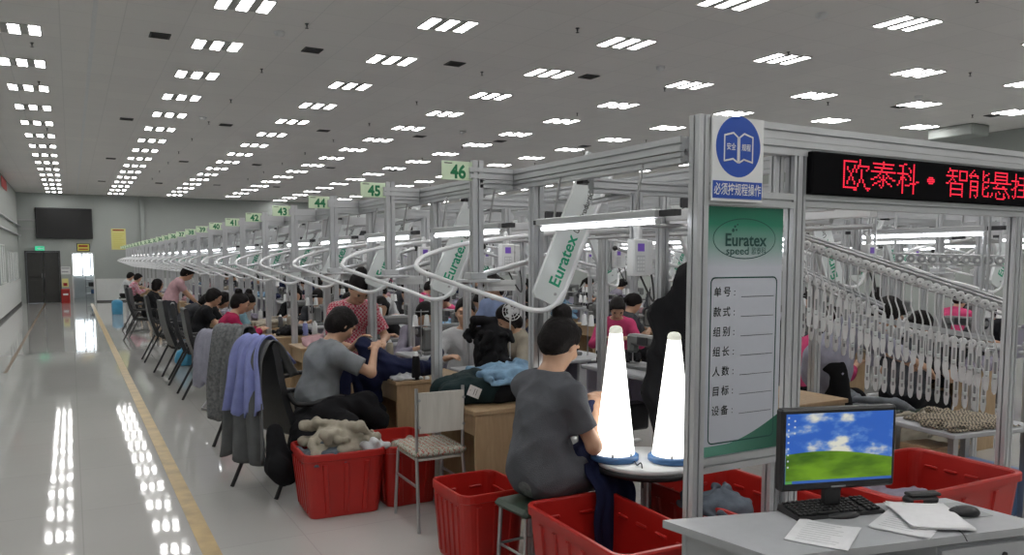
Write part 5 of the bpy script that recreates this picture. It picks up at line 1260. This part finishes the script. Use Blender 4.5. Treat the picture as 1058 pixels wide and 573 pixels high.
# jackets over the chair backs (world coordinates, chair facing +X)
def over_back(name, label, x, y, m, w_, front, back, seed, amp=.022, top=1.10, xb=.40, nf=3.2, taper=.25, rz=0.):
    q = -xb; pth = [(0,q+.20,top-front),(0,q+.11,top-.10),(0,q+.05,top-.005),(0,q,top+.018),(0,q-.06,top-.02),(0,q-.105,top-.16),(0,q-.125,top-back*.6),(0,q-.12,top-back)]
    thing(name, label, 'clothing', [(name, sheet(pth, w_, m, amp, nf, seed, .009, taper, 44, 5, (1,0,0), hem=.05))], (x,y,0), FX+rz)
over_back('grey_jacket', 'grey jacket hanging low over the back of the nearest office chair', 1.52,6.05,'f_greyjkt',.54,.25,.84,31,.026,1.10,.40,3.2,.25,.42)
over_back('lilac_shirt', 'lilac shirt thrown over the grey jacket on the nearest office chair', 1.52,6.05,'f_lilac',.44,.22,.52,32,.026,1.13,.412,3.6,.35,.46)
over_back('grey_coat', 'grey coat over the back of the second office chair by the aisle', 1.60,7.50,'f_heather',.52,.25,.80,33,.026,1.10,.40,3.2,.25,.50)
over_back('lavender_jacket', 'pale lavender jacket over the red folding chair', 1.52,9.35,'f_lavender',.44,.18,.58,34,.02,.90,.19,3.2,.25,.45)
# bags beside far chairs
def bag(label, x, y, m, s=.16, h_=.34):
    S = SDF().ell((0,0,h_*.42),(s,s*.7,h_*.46),k=.03).cone((0,0,h_*.8),(0,0,h_),.05,.03,.04)
    hd = MB().tube([(-.05,0,h_*.85),(-.05,0,h_+.08),(.05,0,h_+.08),(.05,0,h_*.85)],.007,m,6,4)
    thing('carrier_bag', label, 'bag', [('bag_body', sdf_mesh('bag_body', S, .014, m, cut=lambda X,Y,Z: .002-Z, wr=(4,.02,16))), ('handle', hd)], (x,y,0))
bag('blue carrier bag on the floor beside the office chair behind the person in magenta', 1.78,11.05,'blue_shade',.15,.48)
bag('light blue carrier bag on the floor farther behind the dark blue one', 1.55,13.6,'cyan_plastic',.14,.32)
thing('water_drum', 'light blue plastic drum on the floor beside the farthest seated persons', 'drum', [('drum_body', MB().lathe([(.15,0),(.16,.02),(.16,.36),(.15,.40),(.09,.44),(.05,.45)],'cyan_plastic',n=22)), ('cap', MB().cyl((0,0,.45),(0,0,.49),.035,'white_plastic',n=14))], (1.22,27.6,0))
# bundles on the other aisle desks
rs = random.Random(12); cols = ['f_white','f_cream','f_navy','f_lavender','f_black','f_ltblue','f_purplegrey','f_pink']
names = dict(f_white='white',f_cream='cream',f_navy='navy',f_lavender='lavender',f_black='black',f_ltblue='light blue',f_purplegrey='grey',f_pink='pink')
protos = {}
for k in range(3,22):
    m_ = cols[(k*5)%8]
    if m_ not in protos: protos[m_] = None
    l_ = '%s cloth bundle on the aisle desk below the number %d sign' % (names[m_], 46-k)
    if protos[m_] is None: protos[m_] = heap('cloth_bundle', l_, (2.42,DY[k]+.28,.75), (.40,.36,.16), m_, 40+k, .013, 14, group='cloth bundles on the aisle desks')
    else: dup(protos[m_], (2.42,DY[k]+.28,.75), rs.uniform(0,6), l_)
for x0_,n_ in ((4.33,20),(6.9,20),(8.9,18),(11.6,18)):
    for k in range(n_):
        m_ = cols[(k*3+int(x0_))%8]; sfx = '%s cloth bundle on a table in the lines across the hall' % names[m_]
        if protos.get(m_): dup(protos[m_], (x0_+rs.uniform(-.1,.1),(3.53+.95 if abs(x0_-6.9) > .1 else 4.03)+ST*(k+(1 if x0_ < 5 else 0)),.75), rs.uniform(0,6), sfx, 'cloth bundles across the hall in %s' % names[m_])
# black coat hanging on the inner rail behind the cone lamps
S = SDF()
for a,b,ra,rb in (((0,0,1.50),(0,0,1.42),.05,.09),((-.0,0,1.40),(-.16,0,1.22),.07,.07),((0,0,1.40),(.16,0,1.22),.07,.07),((-.08,0,1.25),(-.12,0,.62),.10,.12),((.08,0,1.25),(.12,0,.62),.10,.12),((0,0,1.3),(0,0,.6),.10,.12),((-.18,0,1.2),(-.2,.0,.72),.06,.055),((.18,0,1.2),(.2,0,.72),.06,.055)): S.cone(a,b,ra,rb,.04)
hk = MB().tube([(0,0,1.53),(0,0,1.70),(.02,0,1.74),(0,0,1.77),(-.03,0,1.75)],.005,'steel',6,4)
thing('hanging_coat', 'long black coat hanging behind the cone lamp next to the corner post', 'clothing', [('coat', sdf_mesh('coat', S, .012, 'f_black', wr=(50,.03,14))), ('hanger_hook', hk)], (3.24,3.60,.14), -.5)
thing('hanging_rod', 'thin steel rod above the black hanging coat', 'rod', [('hanging_rod', MB().cyl((2.75,3.87,1.90),(3.70,3.35,1.90),.012,'steel',n=8))])
# clip fans and an overlocker cover at the back
def fan(label, x, y, z):
    hd = MB(); R = rot_to((-.3,-1,.1))
    for rr_ in (.03,.055,.08): hd.tube([R @ V((rr_*math.cos(a),rr_*math.sin(a),.02)) for a in [2*PI*i/20 for i in range(20)]],.0035,'white_plastic',5,closed=True)
    for i in range(10): a = 2*PI*i/10; hd.tube([R @ V((0,0,.03)), R @ V((.08*math.cos(a),.08*math.sin(a),.02))],.0022,'white_plastic',5)
    bl = MB()
    for i in range(3):
        a = 2*PI*i/3; bl.add([R @ V((.012*math.cos(a+q),.012*math.sin(a+q),0)) for q in (-.5,.5)] + [R @ V((.07*math.cos(a+q),.07*math.sin(a+q),.008*q)) for q in (.55,-.35)],[(0,1,2,3)],'white_plastic')
    mo = MB().cyl(R @ V((0,0,0)), R @ V((0,0,-.05)), .025,'white_plastic',n=12)
    st = MB().cyl((0,.02,-.02),(0,.03,-z+.78),.007,'white_plastic',n=8).lathe([(.05,0),(.05,.01),(.01,.02)],'white_plastic',(0,.03,-z+.75),16)
    thing('desk_fan', label, 'fan', [('fan_guard', hd), ('fan_blade', bl), ('motor', mo), ('stem', st)], (x,y,z))
fan('small white fan on a stem beside the white shirted person', 3.28,5.90,1.26); fan('small white fan above the tables to the right of the control box', 4.30,6.05,1.42); fan('small white fan farther back near the bright pink shirt', 4.4,8.2,1.32)
heap('machine_cover', 'black cloth cover over a sewing machine in front of the white shirted person', (3.12,5.98,.75), (.30,.30,.62), 'f_black', 52, .013, 22)
# ------------------------------------------------------------------ hangers on the sorting rails seen through the opening
def mk_hanger(h1=.26, hb=.25):
    w_ = MB().lathe([(.0,-.008),(.014,-.010),(.0235,-.006),(.0255,-.002),(.0255,.002),(.0235,.006),(.014,.010),(.0,.008)],'white_plastic',n=18,R=Matrix.Rotation(PI/2,3,'X')).cyl((0,-.013,0),(0,.013,0),.006,'grey_plastic',n=10)
    s_ = MB().tube([(0,0,-.0),(0,0,-h1*.55),(.004,0,-h1*.65),(.022,0,-h1*.86),(.024,0,-h1)],.0042,'white_plastic',6,3)
    z0_ = -h1; b = MB()
    pr = [(.007,0),(.012,-.02),(.014,-.07),(.0135,-hb*.6),(.016,-hb*.75),(.011,-hb*.95),(.003,-hb)]
    ps_ = [(x+.024,z0_+z) for x,z in pr] + [(-x*.9+.024,z0_+z) for x,z in pr[::-1]]
    b.prism(ps_,(0,.014,0),(1,0,0),(0,0,1),(0,-1,0),.028,'white_plastic')
    b.box((.018,-.0165,z0_-.16),(.030,-.0135,z0_-.06),'grey_plastic',.002)
    cl = MB().box((.012,-.022,z0_-hb*.62),(.036,.022,z0_-hb*.52),'board_white',.003)
    return [('wheel', w_), ('stem', s_), ('hanger_body', b), ('clip', cl)]
hg = [(n_, q.mesh(n_)) for n_,q in mk_hanger()]; hg2 = [(n_, q.mesh(n_)) for n_,q in mk_hanger(.20,.22)]
def rail_row(a, b, n, parts, lab, group, raillab, drop=.0, post=None):
    a = V(a); b = V(b); d = b-a; ang = math.atan2(d.y,d.x)
    up = V((0,0,.034)); back = V((-d.y,d.x,0)).normalized()
    r_ = MB().tube([a-d*.06+up*0+back*.022, b+d*.06+back*.022],.010,'alu',8).tube([a-d*.06-V((0,0,.03))+back*.03, b+d*.06-V((0,0,.03))+back*.03],.007,'alu',8)
    sp_ = MB().prof(a-d*.06+V((0,0,.045))+back*.03, b+d*.06+V((0,0,.045))+back*.03,.03,.03)
    hang = [MB().cyl(a+d*t+V((0,0,.04))+back*.03, V((*(a+d*t+back*.03).xy, 2.07)), .008,'alu',n=8) for t in (.05,.95)]
    thing('hanger_rail', raillab, 'rail', [('guide_rod', r_), ('support_profile', sp_), ('suspension_rod', hang[0]), ('suspension_rod', hang[1])])
    p0 = None
    for i in range(n):
        p = a + d*((i+.5)/n); l_ = lab % ORD[i]; rz = ang + random.uniform(-.10,.10) - (.5 if i < 6 else 0)*0
        if p0 is None: p0 = thing('hanger', l_, 'hanger', parts, p, rz, group)
        else: dup(p0, p, rz, l_)
rail_row((3.985,3.43,1.80),(4.64,2.60,1.425),25,hg,'white hanger on the upper sloping rail, %s from the left','hangers on the upper sloping rail','upper sloping hanger rail running down across the opening')
rail_row((4.46,3.36,1.285),(4.93,2.82,1.17),14,hg2,'white hanger on the lower rail, %s from the left','hangers on the lower rail','lower hanger rail near the right post')
rail_row((4.22,3.82,1.66),(4.72,3.42,1.36),12,hg2,'white hanger on the rail behind, %s from the left','hangers on the rear sloping rail','rear sloping hanger rail at the left of the opening')
rail_row((4.72,2.56,1.175),(5.05,2.75,1.16),4,hg,'white hanger right of the right-hand post, %s from the left','hangers right of the post','short hanger rail to the right of the right-hand post')
ro = MB(); a = V((5.55,3.86,1.71)); b = V((6.10,3.42,1.69)); d = b-a; n = V((d.y,-d.x,0)).normalized()
cr = MB().prof(a-d*.08-n*-.03, b+d*.06-n*-.03,.075,.03,'alu_dark')
rl = [('carrier', MB().tube([a-d*.08+V((0,0,.036)),b+d*.06+V((0,0,.036))],.008,'alu',8).tube([a-d*.08-V((0,0,.036)),b+d*.06-V((0,0,.036))],.008,'alu',8).tube([a-d*.05+V((0,0,.03)),a-d*.05+V((0,0,.38))],.01,'alu',8).tube([b+V((0,0,.03)),b+V((0,0,.38))],.01,'alu',8))]
for i in range(10): p = a+d*(i/9); rl.append(('roller', MB().cyl(p-n*.012,p+n*.012,.030,'grey_plastic',n=18).cyl(p+n*.012,p+n*.014,.012,'white_plastic',n=10)))
thing('roller_rail', 'rail of ten round grey rollers in a row behind the hangers', 'rail', rl)
# things under and behind the hangers
thing('print_table', 'low pale table with a patterned cloth behind the lower hangers', 'table', [('tabletop', B((-.38,-.28,.60),(.38,.28,.63),'table_grey',.005)), ('leg', B((-.34,-.24,0),(-.30,-.20,.60),'steel')), ('leg', B((.30,-.24,0),(.34,-.20,.60),'steel')), ('leg', B((-.34,.20,0),(-.30,.24,.60),'steel')), ('leg', B((.30,.20,0),(.34,.24,.60),'steel'))], (5.10,3.06,0), -.15)
heap('print_cloth', 'patterned beige and black cloth lying on the low pale table', (5.08,3.04,.63), (.66,.44,.07), 'f_print', 60, .012, 18, rz=-.15)
thing('cardboard_box', 'brown cardboard box under the low pale table', 'box', [('box_body', B((-.12,-.12,0),(.12,.12,.5),'wood',.004)), ('flap', B((-.12,-.12,.5),(.12,-.0,.505),'wood'))], (4.86,3.12,0), -.15)
heap('denim_pile', 'grey denim trousers piled behind the monitor in the opening', (5.66,4.28,.0), (.80,.55,.74), 'f_greydenim', 61, .014, 46)
heap('cream_pile', 'cream cloth pile beside the denim trousers in the opening', (5.62,3.66,.0), (.50,.42,.72), 'f_cream', 62, .014, 32)
thing('wood_table', 'wood table with black garments and white cords behind the bending person', 'table', [(n_, q.mesh(n_)) for n_,q in mk_desk(.66,1.5)], (6.62,4.55,0), -.9) if False else None
heap('grey_trousers', 'grey trousers heaped behind the long red bin below the lower hangers', (4.52,3.30,0), (.46,.40,.60), 'f_purplegrey', 64, .013, 26)
garment('black_pile', 'black garment hanging over the edge of the wood desk behind the hangers', [((-.1,0,.08),(.2,0,.08),.08,.08),((-.18,0,.06),(-.24,0,-.10),.07,.05),((-.16,.15,.06),(-.22,.15,-.10),.07,.05),((-.05,.15,.08),(.15,.15,.08),.08,.07)], 'f_black', (6.80,4.10,.75), 0, .012, 63, extra=[('cord', MB().tube([(-.25,-.1,.02),(-.27,-.12,-.12),(-.25,-.11,-.25),(-.27,-.1,-.36)],.008,'white_plastic',6,4))])
